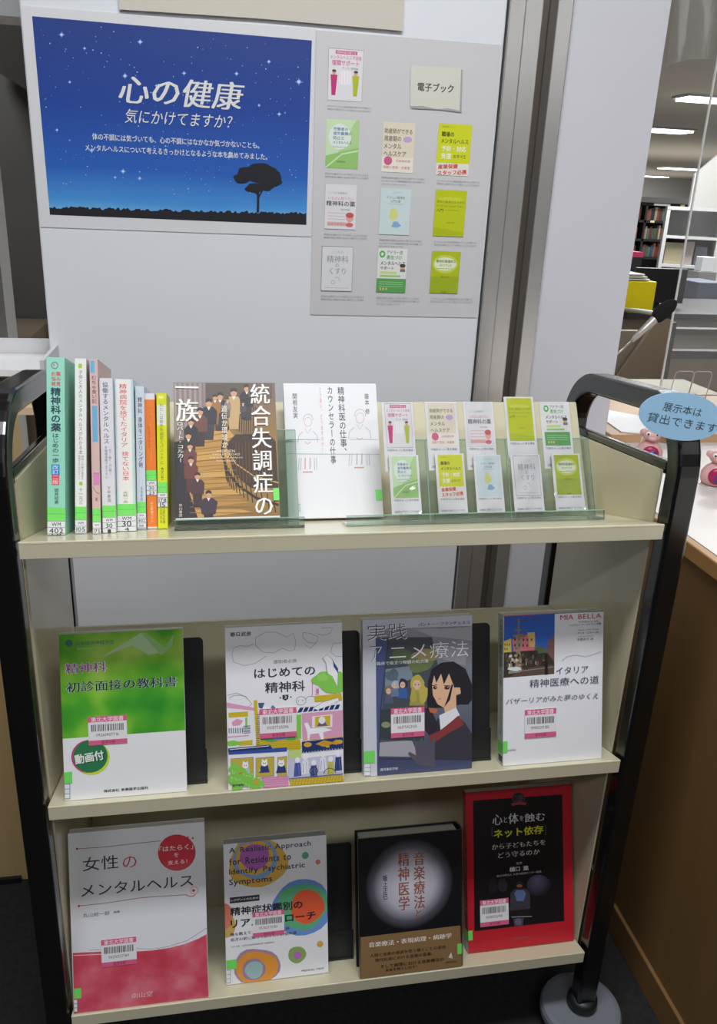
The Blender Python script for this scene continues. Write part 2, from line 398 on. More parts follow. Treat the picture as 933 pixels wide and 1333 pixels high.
# ------------------------------------------------------------------ book truck
Z1, Z2, Z3 = .88, .531, .177
bt = thing('book_truck', 'cream steel library book truck with black tubular side handles', 'book cart', loc=(.375, .17, 0))
OX, OY = .375, .17
def L(mb, name, **k):
    mb.v = [(x - OX, y - OY, z) for x, y, z in mb.v]; return mb.build(name, bt, **k)
TILT = 16.5; TS, TC = math.sin(math.radians(TILT)), math.cos(math.radians(TILT)); TT = TS / TC
def slope(mb, z):      # shelf frame (x, distance back along the shelf, height off it) -> room
    mb.v = [(x, d * TC + n * TS, z - d * TS + n * TC) for x, d, n in mb.v]; return mb
for z, D, H in ((Z1, .202, .168), (Z2, .235, .170), (Z3, .240, .265)):
    m_ = MB(); m_.box(.0005, .7495, .0, D, -.003, 0, M_CREAM); slope(m_, z)
    m_.box(.0005, .7495, -.0005, .0015, z - .0205, z - .0003, M_CREAMLIP); m_.box(.0005, .7495, .0015, .022, z - .0205, z - .0190, M_CREAMLIP)
    L(m_, 'shelf', bev=.0008)
    k = math.tan(math.radians(16.5)) if z == Z1 else 0     # the top shelf's plate leans further back
    L(slope(MB().prism([(D, -.003), (D + .008, -.003), (D + .008 + k * H * TC, H * (TC if k else 1)), (D + k * H * TC, H * (TC if k else 1))], .002, .748, 'x', M_CREAM), z), 'back_plate', bev=.0015)
for x0, x1 in ((-.003, -.0005), (.7505, .753)):
    L(MB().prism([(.030, .125), (.048, .105), (.27, .105), (.289, .125), (.289, .915), (.030, .940)], x0, x1, 'x', M_CREAM), 'side_panel')
def sweep(mb, path, hw, hd, mt, r=.007):
    """rounded-rectangle tube along a path in the y-z plane; hw half width along x, hd half depth in plane"""
    sec = []
    for cx, cz, a0 in ((hw - r, hd - r, 0), (-hw + r, hd - r, 90), (-hw + r, -hd + r, 180), (hw - r, -hd + r, 270)):
        for k in range(4):
            a = math.radians(a0 + 30 * k); sec.append((cx + r * math.cos(a), cz + r * math.sin(a)))
    n = len(sec); V = []; F = []; N = len(path)
    for i, (x, y, z) in enumerate(path):
        p0 = path[max(i - 1, 0)]; p1 = path[min(i + 1, N - 1)]; ty, tz = p1[1] - p0[1], p1[2] - p0[2]; l = math.hypot(ty, tz); ty /= l; tz /= l
        for a, b in sec: V.append((x + a, y - tz * b, z + ty * b))
    for i in range(N - 1):
        for k in range(n): q, w_ = i * n + k, i * n + (k + 1) % n; F.append((q, w_, w_ + n, q + n))
    F.append(tuple(range(n))[::-1]); F.append(tuple(range((N - 1) * n, N * n)))
    mb.add(V, F, mt)
for X in (-.018, .770):
    path = [(X, .015, .058), (X, .015, .5), (X, .015, .93)]
    R1 = .075
    for k in range(0, 10): a = math.radians(180 - 9.5 * k); path.append((X, .015 + R1 + R1 * math.cos(a), .938 + R1 * math.sin(a)))
    for k in range(0, 11): a = math.radians(86 - 8.6 * k); path.append((X, .329 - R1 + R1 * math.cos(a), .922 + R1 * math.sin(a)))
    path += [(X, .329, .5), (X, .329, .058)]
    m_ = MB(); sweep(m_, path, .0155, .0145, M_BLACK, r=.0045)
    L(m_, 'side_frame')
    m_ = MB(); sweep(m_, [(X - .010 if X > 0 else X + .010, .029, .943), (X - .010 if X > 0 else X + .010, .316, .914)], .0055, .0085, M_BLACK, r=.003); L(m_, 'cross_bar')
    m_ = MB(); m_.box(X - .006, X + .006, .028, .316, .10, .125, M_BLACK); L(m_, 'bottom_rail', bev=.002)
    for y in (.015, .329):
        m_ = MB(); m_.lathe([(.052, .024), (.060, .022), (.064, .027), (.064, .036), (.061, .042), (.054, .0445), (.02, .0445)], X, y, 0, M_GREYP, n=44); d_ = L(m_, 'bumper_disc', smooth=False)
        m_ = MB(); m_.lathe([(.019, .0445), (.024, .050), (.023, .062), (.017, .066)], X, y, 0, M_BPLAST, n=24); f_ = L(m_, 'leg_foot', smooth=True)
        m_ = MB(); m_.prism([(y + .012 * math.cos(k * math.pi / 9), .0125 + .012 * math.sin(k * math.pi / 9)) for k in range(18)], X - .009, X + .009, 'x', M_BPLAST); L(m_, 'caster_wheel')

# ------------------------------------------------------------------ upright books with spines out (left end of the top shelf)
GS = 'upright books with spines out on the top shelf'
def spine_book(label, x, y, t, h, depth, lean_r, cover, body, stick='green', gy=.80, call=('WM', '105', '50')):
    """body(P): prints on the spine; P works in 0..100 by 0..1000 units"""
    a = math.radians(lean_r)
    root = thing('book', label, 'book', GS, mtx=Matrix.Translation((x, y, Z1 - TT * y + .0006)) @ Matrix.Rotation(-math.radians(TILT), 4, 'X') @ Matrix.Translation((0, 0, t * math.sin(a))) @ Matrix.Rotation(a, 4, 'Y'))
    cm = ink(cover) if isinstance(cover, str) else cover
    c = MB(); c.box(0, .0005, 0, depth, 0, h, cm); c.box(t - .0005, t, 0, depth, 0, h, cm)
    c.box(.0005, t - .0005, 0, .0006, 0, h, cm); c.build('cover', root)
    MB().box(.0005, t - .0005, .0006, depth - .001, .0005, h - .0005, M_PAPER).build('page_block', root)
    P = Print(t, h, [(0, 0), (100, 0), (100, 1000), (0, 1000)]); body(P); P.build('spine_print', root)
    q = Print(t, h, [(0, 0), (100, 0), (100, 1000), (0, 1000)], lift=P.l + .0003)
    g0, g1 = stick, stick + 75
    q.rect('7BE36B', 0, g0, 100, g1); q.line('5CBF58', 3, [(0, g0 + 36), (100, g0 + 36)])
    q.rect('E2E3E6', 0, g1, 100, g1 + 110)
    for i, cc in enumerate(call):
        q.line('4A4F6A', 2.5, [(0, g1 + 2 + 36 * i), (100, g1 + 2 + 36 * i)])
        ww = 26 * len(cc) / 2; q.text('3B3E4C', cc, 50 - ww, g1 + 9 + 36 * i, 50 + ww, g1 + 32 + 36 * i, bold=.02)
    q.line('4A4F6A', 2.5, [(0, g1 + 109), (100, g1 + 109)])
    q.build('call_label', root, label='green and white call number sticker')
    return root
def s1(P):
    P.ring('7B6B8A', 4, 45, 45, 18, 18, n=12); P.ell('E08AA0', 40, 42, 6, 8)
    for i, a in enumerate(('お薬', '悩み', '発見')): P.text('E0505E', a, 26, 80 + 28 * i, 78, 104 + 28 * i, bold=.02)
    P.text('2C4A5A', '精神科の薬', 22, 168, 78, 415, 'v', bold=.04); P.text('2C5A5E', 'はじめの一歩', 30, 425, 66, 590, 'v', bold=.015)
    P.rect('3A8FD8', 24, 600, 70, 660); P.text('E8F4FF', '改訂', 30, 604, 64, 654, 'v'); P.rect('E8566A', 26, 660, 68, 715); P.text('FFE8EA', '二版', 30, 664, 64, 712, 'v')
    P.text('3C5A58', '姫井昭男', 40, 735, 64, 825, 'v')
spine_book('mint green book standing first from the left on the top shelf', .0202, .0561, .0193, .200, .139, 1.8, '9CDCC6', s1, 845, call=('WM', '402', 'HI'))
def s2(P):
    P.rect('ECECEA', 0, 0, 100, 1000); P.rect('A6D04A', 30, 30, 62, 55); P.text('4C5254', '子供と大人のメンタルヘルスがわかる本', 32, 68, 66, 545, 'v')
    P.text('6C7072', '精神と行動の異変を', 55, 550, 75, 690, 'v'); P.text('6C7072', '理解するためのポイント', 28, 550, 48, 690, 'v'); P.rect('A6D04A', 36, 702, 66, 722); P.text('4C5254', '十一元三', 32, 735, 68, 830, 'v')
spine_book('tall white book with thin grey spine title, right of the mint green book', .0489, .0655, .0124, .200, .130, 1.9, 'E6E6E2', s2, 845, call=('WM', '105', '50'))
def s3(P):
    P.rect('D9B9B4', 0, 0, 100, 1000); P.rect('6FB4D8', 10, 10, 62, 80); P.text('8C3E44', 'むちゃ食い記', 20, 95, 80, 250, 'v', bold=.02); P.rect('74B2DA', 20, 265, 85, 470)
    P.rect('D98FBE', 20, 650, 95, 720); P.line('8C5A70', 3, [(20, 650), (95, 650)]); P.line('6A4A5A', 4, [(15, 730), (50, 760), (90, 770)]); P.text('6A4A5A', '著', 35, 790, 70, 812)
spine_book('thin pink and light blue book, third upright from the left', .0693, .0599, .0088, .199, .135, .8, 'C8A6A2', s3, 855, call=('WM', '175', '18'))
def s4(P):
    P.rect('DEDDE4', 0, 0, 100, 1000); P.text('565C72', '協働するメンタルヘルス', 22, 25, 66, 420, 'v', bold=.02); P.text('5C6070', '“会う・聴く・共に動く”', 58, 440, 80, 625, 'v'); P.text('5C6070', '多職種連携で支える心', 28, 435, 50, 645, 'v'); P.text('5C6070', '下平憲浩', 40, 700, 68, 800, 'v')
spine_book('pale lilac book with large grey katakana on the spine, left of the widest white one', .0796, .0659, .0145, .178, .127, .5, 'D6D0DA', s4, 822, call=('WM', '30', '1'))
def s5(P):
    P.rect('E9E8E2', 0, 0, 100, 1000); P.rect('B9D8E4', 0, 0, 9, 1000); P.rect('BFD9DE', 88, 0, 100, 1000); P.text('D84A64', '精神病院を捨てたイタリア', 26, 30, 66, 445, 'v', bold=.01); P.text('D84A64', '捨てない日本', 32, 472, 70, 665, 'v', bold=.01); P.text('6C6C6C', '大熊一夫', 34, 735, 60, 815, 'v')
spine_book('widest white upright book with pink vertical title and pale blue edges', .0947, .0800, .0210, .178, .115, .5, 'D4E4E6', s5, 820, call=('WM', '30', '4'))
def s6(P):
    P.rect('CDD4E2', 0, 0, 100, 1000); P.text('4E5468', '精神科 身体モニタリング術', 26, 75, 76, 565, 'v', bold=.03); P.text('5C6478', '長嶺敬彦', 40, 700, 68, 800, 'v')
spine_book('narrow grey blue book between the widest white and the orange one', .1163, .0927, .0101, .171, .102, .8, 'B9C3D8', s6, 805, call=('WM', '402', 'NA'))
def s7(P):
    P.rect('E0E0E8', 0, 0, 100, 45); P.rect('EB8238', 0, 45, 100, 985); P.text('C05A20', '心を癒すことばの力と', 40, 90, 62, 430, 'v'); P.text('B8561E', '対話の作法', 28, 240, 48, 400, 'v'); P.line('F2A86A', 3, [(52, 90), (52, 500)]); P.text('F6D0A8', '中公新書ラクレ', 34, 800, 62, 950, 'v', bold=.02); P.rect('E4D8D0', 0, 985, 100, 1000)
spine_book('orange book with its sticker set high on the spine', .1275, .0993, .0120, .163, .095, .3, 'E0843E', s7, 565, call=('WM', '30', '23'))
def s8(P):
    P.rect('DADF2A', 0, 0, 100, 1000); P.rect('F2F29A', 20, 20, 72, 40); P.rect('E3E5E2', 6, 85, 94, 235); P.text('6C7038', 'わたしは統合失調症とパニックに', 30, 75, 66, 520, 'v'); P.text('3A3C28', '森川すいめい', 36, 545, 66, 640, 'v', bold=.03); P.text('6C7020', '出版社新書', 48, 845, 76, 960, 'v'); P.text('6C7020', '定価本体', 22, 845, 44, 960, 'v')
spine_book('bright yellow book at the right end of the upright books', .1402, .0958, .0115, .163, .098, .9, 'D2D624', s8, 655, call=('WM', '178', '15'))

# ------------------------------------------------------------------ clear acrylic stands and leaning covers on the top shelf
LEAN = 31.0
GA = 'clear acrylic book stands on the top shelf'
def acrylic_stand(label, x0, x1, yb, hb, px0=0.0):
    W_ = x1 - x0
    root = thing('display_stand', label, 'display stand', GA, loc=(x0, 0, Z1))
    t = .003; s_, c_ = math.sin(math.radians(LEAN)), math.cos(math.radians(LEAN)); zb = -TT * yb + .0035
    m_ = MB(); m_.prism([(yb, zb), (yb + t, zb), (yb + t + hb * s_, zb + hb * c_), (yb + hb * s_, zb + hb * c_)], px0, W_, 'x', M_ACR); m_.build('back_plate', root)
    m_ = MB(); m_.box(0, W_, .076, yb / TC + .012, .0004, .0030, M_ACR); slope(m_, 0); m_.build('ledge', root)
    m_ = MB(); m_.box(0, W_, .073, .076, .0004, .0125, M_ACR); m_.box(0, W_, .0729, .0761, .0125, .0134, M_ACRE); slope(m_, 0); m_.build('front_lip', root)
    e = MB()
    for a_ in (px0 - .0006, W_): e.prism([(yb, zb), (yb + .0012, zb), (yb + .0012 + hb * s_, zb + hb * c_), (yb + hb * s_, zb + hb * c_)], a_, a_ + .0006, 'x', M_ACRE)
    e.prism([(yb + hb * s_, zb + hb * c_), (yb + t + hb * s_, zb + hb * c_), (yb + t + hb * s_, zb + .0008 + hb * c_), (yb + hb * s_, zb + .0008 + hb * c_)], px0, W_, 'x', M_ACRE)
    e.build('edge', root)
acrylic_stand('clear acrylic stand holding the brown family photo book', .1605, .3155, .135, .12)
acrylic_stand('clear acrylic stand at the right end of the white book', .3675, .4795, .094, .105, .0725)
acrylic_stand('clear acrylic stand in the middle of the plastic sleeved cards', .4805, .5890, .094, .105)
acrylic_stand('clear acrylic stand at the far right end of the top shelf', .5900, .7070, .094, .105)

# brown cover with a family on a staircase
w_, h_ = .1285, .177
b = book('brown book showing a family on a curved staircase, on the top shelf', w_, h_, .014, (.1608, .1149, Z1 - .0282), LEAN, '3A3028', 'right', 'books shown face out on the top shelf')
P = Print(w_, h_, [(52, 85), (458, 90), (475, 640), (62, 645)])
P.full(ramp_mat('stair_photo', [(0, '8E6A34'), (.35, 'A9803E'), (.7, '8A6B42'), (1, '6E5A55')], 'z', .179, noise=.5, nscale=25))
P.poly('8C7C7C', [(54, 86), (180, 88), (185, 290), (60, 330)])
for i in range(12): P.line('7A6A6C' if i % 2 else 'A09092', 5, [(58 + i * 10, 88), (62 + i * 10, 280)])
P.poly('54483E', [(180, 88), (350, 90), (350, 150), (180, 160)])
for i in range(9):
    y = 300 + i * 38; P.poly(('C79A52', 'B88A44')[i % 2], [(110 - i * 2, y), (270 + i * 6, y - 22 + i * 3), (300 + i * 8, y + 12), (110, y + 38)])
P.poly('2A2430', [(54, 330), (100, 320), (130, 420), (110, 520), (150, 640), (62, 644)])
P.line('2A1E16', 10, [(360, 180), (300, 230), (255, 300), (245, 370), (265, 450), (310, 510), (380, 560), (470, 590)])
P.poly('3E2A1C', [(262, 340), (300, 300), (430, 300), (460, 330), (470, 520), (360, 520), (290, 460)])
for i in range(16):
    t = i / 15; P.line('241A14', 4, [(250 + 200 * t * t, 380 + 175 * t), (262 + 196 * t * t, 470 + 150 * t)])
P.line('C9A060', 5, [(262, 360), (300, 420), (370, 470), (470, 500)])
for i in range(10): P.line('1E1712', 3, [(300 + i * 9, 180 + i * 1), (296 + i * 9, 280 + 5 * i)])
for i in range(14): P.line('9A7038', 2.5, [(118, 318 + i * 23), (250 + i * 9, 296 + i * 25)])
def person(x, y, s, top='2A2730', leg='3A3438', wide=1):
    P.poly(leg, [(x - .16 * s, y + .45 * s), (x + .16 * s, y + .45 * s), (x + .12 * s, y + s), (x - .12 * s, y + s)])
    P.poly(top, [(x - .12 * s, y + .1 * s), (x + .12 * s, y + .1 * s), (x + .22 * s * wide, y + .22 * s), (x + .2 * s, y + .58 * s), (x - .2 * s, y + .58 * s), (x - .22 * s * wide, y + .22 * s)])
    P.ell('C89878', x, y, .09 * s, .11 * s, 12); P.poly('30221C', [(x - .095 * s, y - .01 * s), (x - .08 * s, y - .1 * s), (x, y - .14 * s), (x + .08 * s, y - .1 * s), (x + .095 * s, y - .01 * s), (x, y - .05 * s)])
    P.poly('E6E0DA', [(x - .05 * s, y + .1 * s), (x + .05 * s, y + .1 * s), (x, y + .2 * s)])
person(293, 130, 150, 'C2A070', 'C2A070', .8); person(345, 112, 130, '26242C'); person(238, 145, 140, '2C2A34'); person(218, 150, 110, '9A6A3A', '8A6034'); person(193, 172, 150, '2A2834')
person(158, 208, 140, '6A4038', '3C2A2A'); person(122, 250, 130); person(112, 305, 130, '34282E'); person(118, 348, 125, '6A3A3C', '3C2A2C'); person(122, 405, 130, '6C3438', '54282E'); person(148, 470, 125, '4A2C34', '3A2428'); person(192, 545, 135, '3C2C3C', '2C2430', 1.2)
pr_ = random.Random(9)
for i in range(9): P.poly('5C4E46', [(352 + i * 11, 92), (357 + i * 11, 92), (357 + i * 11, 150), (352 + i * 11, 150)])
for i in range(12): P.line('6A4C2C', 3, [(300 + i * 13, 330 + (i % 3) * 6), (304 + i * 13, 500)])
person(330, 175, 60, '4A4650', '3A3440'); person(268, 160, 70, '8A8078', '6A6058', .8)
P.text('F2F0EC', '統合失調症の', 358, 95, 452, 628, 'v', bold=.02, serif=True)
P.line('F2F0EC', 7, [(60, 105), (152, 108)]); P.text('F2F0EC', '族', 62, 155, 152, 246, bold=.02, serif=True)
P.text('EDE9E2', 'ロバート・コルカー', 66, 250, 94, 412, 'v', bold=.02); P.text('E6DFD4', '遺伝か環境か', 242, 182, 270, 355, 'v', bold=.03, serif=True)
for i, (tx, ww) in enumerate((('HIDDEN', 70), ('VALLEY ROAD', 110), ('Inside the Mind of an American', 130), ('Robert Kolker', 76))): P.text('E6D8B8', tx, 262 - ww / 2, 365 + i * 13, 262 + ww / 2, 374 + i * 13)
P.text('E6D8C8', '早川書房', 74, 582, 88, 634, 'v'); P.poly('E8E6E4', [(62, 640), (475, 634), (475, 640), (62, 645)])
P.build('cover_print', b)
P2 = Print(w_, h_, [(52, 85), (458, 90), (475, 640), (62, 645)], lift=P.l + .0003); P2.rect('77E066', 448, 522, 474, 572); P2.build('sticker', b, label='bright green sticker tab')

# white cover with two line-drawn people
w_, h_ = .1275, .186
b = book('white book with red and black vertical titles between two line drawn people', w_, h_, .013, (.3040, .1520, Z1 - .0452), LEAN, 'E3E3E7', 'right', 'books shown face out on the top shelf')
P = Print(w_, h_, [(490, 100), (862, 100), (905, 640), (515, 640)])
P.full('E3E3E7')
P.text('34363E', '精神科医の仕事、', 706, 113, 750, 368, 'v', bold=.02); P.text('34363E', 'カウンセラーの仕事', 664, 113, 706, 420, 'v', bold=.02)
P.text('E05C78', 'どう違い、どう治すのか？', 632, 115, 656, 372, 'v'); P.text('3C3E48', '藤本 修', 816, 140, 840, 222, 'v', bold=.01); P.text('3C3E48', '関根友実', 526, 140, 550, 238, 'v', bold=.01)
for cx, cy, s in ((590, 250, 1), (800, 235, 1.15)):
    g = 'AEB6BC'
    P.ring(g, 2.5, cx, cy - 5, 20 * s, 24 * s, 180, 360); P.ring('D8A8A0', 2, cx, cy + 2, 15 * s, 18 * s, 0, 360)
    P.line(g, 2.5, [(cx - 20 * s, cy + 40), (cx - 36 * s, cy + 55), (cx - 40 * s, cy + 85)]); P.line(g, 2.5, [(cx + 20 * s, cy + 40), (cx + 36 * s, cy + 55), (cx + 40 * s, cy + 85)])
    P.line(g, 2, [(cx - 12, cy + 28), (cx, cy + 48), (cx + 12, cy + 28)]); P.line('D8908C', 2.5, [(cx - 12, cy + 82), (cx, cy + 90), (cx + 12, cy + 82)])
    for k in (-34, -26, 26, 34): P.line(g, 2.5, [(cx + k * s, cy + 145), (cx + k * s * 1.1, cy + 195)])
    for k in (-10, 10): P.line('D8A8A0' if s == 1 else g, 5, [(cx + k, cy + 145), (cx + k, cy + 190)])
    P.line('C89C94', 5, [(cx - 20, cy + 202), (cx + 20, cy + 202)])
P.line('9FB4B8', 2.5, [(508, 322), (640, 322)]); P.line('B0BCC0', 2.5, [(508, 378), (884, 385)]); P.line('9FB4B8', 2, [(760, 322), (876, 324)])
P.text('5A5C64', '平凡社', 553, 580, 564, 612, 'v')
P.build('cover_print', b)
P2 = Print(w_, h_, [(490, 100), (862, 100), (905, 640), (515, 640)], lift=P.l + .0003); P2.rect('86E878', 868, 528, 898, 574); P2.build('sticker', b, label='bright green sticker tab')

# ---- small cover pictures, used on the cards and on the wall sheet
def thumb(P, k, x0, y0, x1, y1):
    S_ = P.sub(x0, y0, x1, y1); T = S_.text
    if k == 1:
        S_.rect('E6E2E6', 0, 0, 1, 1); S_.line('9A98A6', .012, [(0, 0), (1, 0), (1, 1), (0, 1), (0, 0)]); S_.rect('D25A8C', .2, .03, .82, .1); T('F4DCE8', '精神科医が教える', .24, .04, .78, .09)
        T('C04A84', 'メンタルヘルス不調者', .05, .12, .95, .2); T('C8408A', '復職サポート', .1, .21, .88, .32, bold=.02); T('8A6A9A', 'ブック 実践編', .4, .34, .86, .39)
        S_.rect('F4F0F2', .33, .42, .66, .68)
        for i in range(4): S_.line('C8B8C8', .008, [(.36 + .08 * i, .43), (.36 + .08 * i, .67)])
        for x, c1 in ((.17, 'C8327C'), (.8, 'B6C22E')):
            S_.poly(c1, [(x - .1, .5), (x + .1, .5), (x + .08, .66), (x + .05, .9), (x - .06, .9), (x - .08, .66)]); S_.ell('D8A890', x, .45, .06, .05); S_.ell('4A4048', x, .425, .06, .025)
    elif k == 2:
        S_.rect('B4D894', 0, 0, 1, 1); S_.poly('CDE8BE', [(0, 0), (.9, 0), (.2, .9), (0, .95)]); S_.ell('E6F0E6', .42, .35, .34, .26); S_.poly('9ACB74', [(0, .75), (1, .55), (1, 1), (0, 1)]); S_.line('D4ECC0', .03, [(0, 1), (.5, .7), (1, .62)])
        for i, t in enumerate(('労働者の', '疲労蓄積の', '防止と', 'メンタルヘルス')): T('3A6EA8', t, .22, .16 + .09 * i, .22 + .11 * len(t) * (1.0 if i < 3 else .72), .23 + .09 * i, bold=.02)
        S_.line('8AA8C0', .01, [(.2, .56), (.62, .56)]); T('6A8A6A', '産業医学', .35, .84, .62, .88)
    elif k == 3:
        S_.rect('E6DCC8', 0, 0, 1, 1); S_.rect('F0E8DC', 0, .7, 1, 1)
        for i, (t, ww) in enumerate((('助産師ができる', .92), ('周産期の', .58), ('メンタル', .6), ('ヘルスケア', .76))): T('7A6A50', t, .05, .12 + .15 * i, ww, .23 + .15 * i, bold=.03)
        S_.ell('D4608C', .2, .77, .13, .09); S_.ell('C8A8D8', .78, .33, .14, .06); T('C87A98', '妊産婦支援', .45, .74, .9, .79); T('C87A78', '母親と家族・支援者', .06, .87, .9, .93)
    elif k == 4:
        S_.rect('D6DC1E', 0, 0, 1, .76); S_.rect('E8E6DC', 0, .76, 1, 1)
        T('8A8A3A', '産業保健スタッフ', .1, .04, .5, .08); T('4A4A22', '職場の', .1, .15, .48, .25, bold=.05); T('4A4A22', 'メンタルヘルス', .1, .28, .92, .38, bold=.03); T('F2F4E0', '予防・対応', .12, .42, .88, .53, bold=.05); T('F2F4E0', '支援', .12, .56, .44, .68, bold=.05); T('4A4A22', 'のすべて', .5, .58, .88, .67, bold=.02)
        T('D8443C', '産業保健', .06, .78, .66, .87, bold=.05, rot=-4); T('D8443C', 'スタッフ必携', .06, .89, .94, .99, bold=.05, rot=-4)
    elif k == 5:
        S_.rect('E6E4E8', 0, 0, 1, 1); S_.line('B4C4D4', .01, [(0, 0), (1, 0), (1, 1), (0, 1), (0, 0)]); T('8A8A94', 'こころの治療薬が', .1, .17, .7, .22); T('D85A6A', 'いちばん知りたい', .1, .28, .9, .35); T('4A4A52', '精神科の薬', .04, .37, .96, .49, bold=.03); T('8A8088', '改訂新版', .5, .54, .8, .58)
        for i in range(3): S_.line('E0A0A8', .01, [(.1, .64 + .07 * i), (.66, .64 + .07 * i)])
        S_.ell('E8A8A0', .8, .74, .12, .1); S_.ell('C85A62', .8, .68, .13, .06); S_.rect('E2B8B8', .08, .84, .7, .93); T('C04A54', 'わかりやすい', .12, .86, .66, .92); S_.ell('D86A72', .8, .9, .12, .05)
    elif k == 6:
        S_.rect('D2E2E6', 0, 0, 1, 1); T('7AA0A4', '心のケア', .4, .06, .7, .1); T('5A686C', 'やさしい精神科', .2, .16, .8, .22); T('5A686C', '入門の書', .32, .24, .66, .3); S_.line('C07A80', .006, [(.25, .33), (.75, .33)]); S_.ell('DCE08A', .45, .55, .14, .14, rough=.08); S_.ell('8AB4D8', .55, .78, .14, .07, rough=.15)
    elif k == 7:
        S_.rect('C4CE12', 0, 0, 1, 1); S_.poly('B4C216', [(0, .8), (1, .9), (1, 1), (0, 1)]); S_.ell('CFD83A', .5, .2, .4, .06)
        T('6A7420', '認知行動療法のための', .06, .22, .96, .28); T('5A6420', 'ケースフォーミュレーション', .06, .31, .92, .37, bold=.02); T('5A6420', '入門', .06, .4, .28, .47, bold=.02); S_.line('8A9420', .008, [(.32, .43), (.78, .43)]); T('7A8420', '三田村仰', .4, .68, .66, .72)
    elif k == 8:
        S_.rect('E2E2E4', 0, 0, 1, 1); S_.line('8A8A92', .014, [(0, 0), (1, 0), (1, 1), (0, 1), (0, 0)]); T('A8A8AE', 'こころの', .3, .1, .68, .16); T('8E8E96', '精神科', .16, .2, .86, .36); T('8E8E96', 'の', .44, .38, .56, .46); T('8E8E96', 'くすり', .26, .48, .78, .62); S_.line('A8A8B0', .012, [(.45, .7), (.55, .68), (.6, .78)]); S_.ring('A8A8B0', .012, .38, .8, .06, .04); S_.line('B8B8C0', .01, [(.1, .93), (.9, .93)])
    elif k == 9:
        S_.rect('EAEAE8', 0, 0, 1, .7); S_.rect('5CA85A', 0, .68, 1, 1); S_.ell('5CB060', .15, .13, .1, .08); S_.ell('DCEFD8', .15, .13, .05, .04); T('6A6A6A', 'アドラー流', .3, .04, .84, .13, bold=.02); T('5CB060', '勇気づけ', .3, .15, .82, .25, bold=.03)
        T('4A4A4A', 'メンタルヘルス', .1, .28, .94, .38, bold=.03); T('4A4A4A', 'サポート', .1, .4, .56, .48, bold=.03); S_.rect('D4E27A', .1, .52, .66, .57); S_.rect('9AD07A', .1, .6, .8, .645); S_.ell('D8A890', .86, .42, .08, .06); S_.ell('4A3A38', .86, .38, .1, .04); S_.rect('7A7A80', .78, .46, .95, .52)
        for i in range(3): S_.line('A8DCA0', .012, [(.08, .76 + .05 * i), (.9, .76 + .05 * i)])
        for i in range(3): S_.ell('E8B88A', .14 + .1 * i, .92, .03, .03)
    elif k == 10:
        S_.rect('B6C41C', 0, 0, 1, 1); S_.rect('A4B61E', 0, .6, 1, 1); S_.ell('CFDA5A', .48, .3, .44, .22); S_.ell('E8F0D0', .48, .3, .38, .16); T('6A7A2A', '精神科看護師の', .16, .2, .84, .27, bold=.03); T('6A7A2A', 'ガイドブック', .28, .3, .7, .36, bold=.02); S_.line('8A9A4A', .01, [(.18, .41), (.8, .41)]); T('A8701C', '萱間真美', .36, .59, .66, .63); T('8A3C3C', '協会', .4, .95, .58, .99)
    P.l = S_.l
THN = {1: 'pink titled cover with two people', 2: 'pale green cover', 3: 'beige cover', 4: 'bright yellow cover with red lettering', 5: 'white cover with red drawing of a girl', 6: 'pale blue cover', 7: 'tall lime green cover', 8: 'white cover with grey handwriting', 9: 'white and green cover', 10: 'lime green cover with a pale oval'}
CARDS = [(1, .4242, .4655, .1568, 0), (3, .4817, .5245, .1575, 0), (5, .5336, .5745, .1575, 0), (7, .5905, .6318, .1643, 0), (9, .6398, .6823, .1575, 0),
         (2, .4283, .4672, .0846, 1), (4, .4893, .5280, .0860, 1), (6, .5405, .5780, .0838, 1), (8, .5912, .6322, .0835, 1), (10, .6480, .6885, .0840, 1)]
WHERE = {1: 'top row, leftmost', 3: 'top row, second from left', 5: 'top row, middle', 7: 'top row, fourth from left', 9: 'top row, rightmost',
         2: 'lower row, leftmost', 4: 'lower row, second from left', 6: 'lower row, middle', 8: 'lower row, fourth from left', 10: 'lower row, rightmost'}
for k, xl, xr, top, low in CARDS:
    cw = xr - xl; ch = top - .007 if low else .092
    s0 = .0075 if low else top - .092; ls, lc = math.sin(math.radians(LEAN)), math.cos(math.radians(LEAN)); g_ = 0 if low else .0042
    y0 = .086 + s0 * ls + g_ * lc; z0 = Z1 - TT * .086 + .004 + s0 * lc - g_ * ls
    root = thing('display_card', 'sleeved card, %s, %s' % (THN[k], WHERE[k]), 'card', 'small plastic sleeved book cards on the acrylic stands', mtx=place((xl, y0, z0), 0, LEAN))
    MB().box(.0, cw, 0, .0006, 0, ch, M_WHITE).build('card', root)
    P = Print(cw, ch); th = .70 if low else .64
    thumb(P, k, .09, .02, .93, .02 + th)
    P.text('7A7A82', '内容をもっと見る場合', .1, .04 + th, .92, .075 + th)
    P.text('8A8A92', '図書館の電子ブックで読む', .1, .93, .92, .965)
    P.build('card_print', root)
    sl = MB(); nn = 7
    for i in range(nn):
        for j in range(nn):
            pass
    vs = []; fs = []; rr = random.Random(k)
    for j in range(nn + 1):
        for i in range(nn + 1):
            vs.append((-.0016 + (cw + .0032) * i / nn, -.0010 - rr.random() * .0012, -.0002 + (ch + .001) * j / nn))
    for j in range(nn):
        for i in range(nn): a = j * (nn + 1) + i; fs.append((a, a + 1, a + nn + 2, a + nn + 1))
    sl.add(vs, fs, M_SLEEVE); so = sl.build('plastic_sleeve', root, smooth=True)

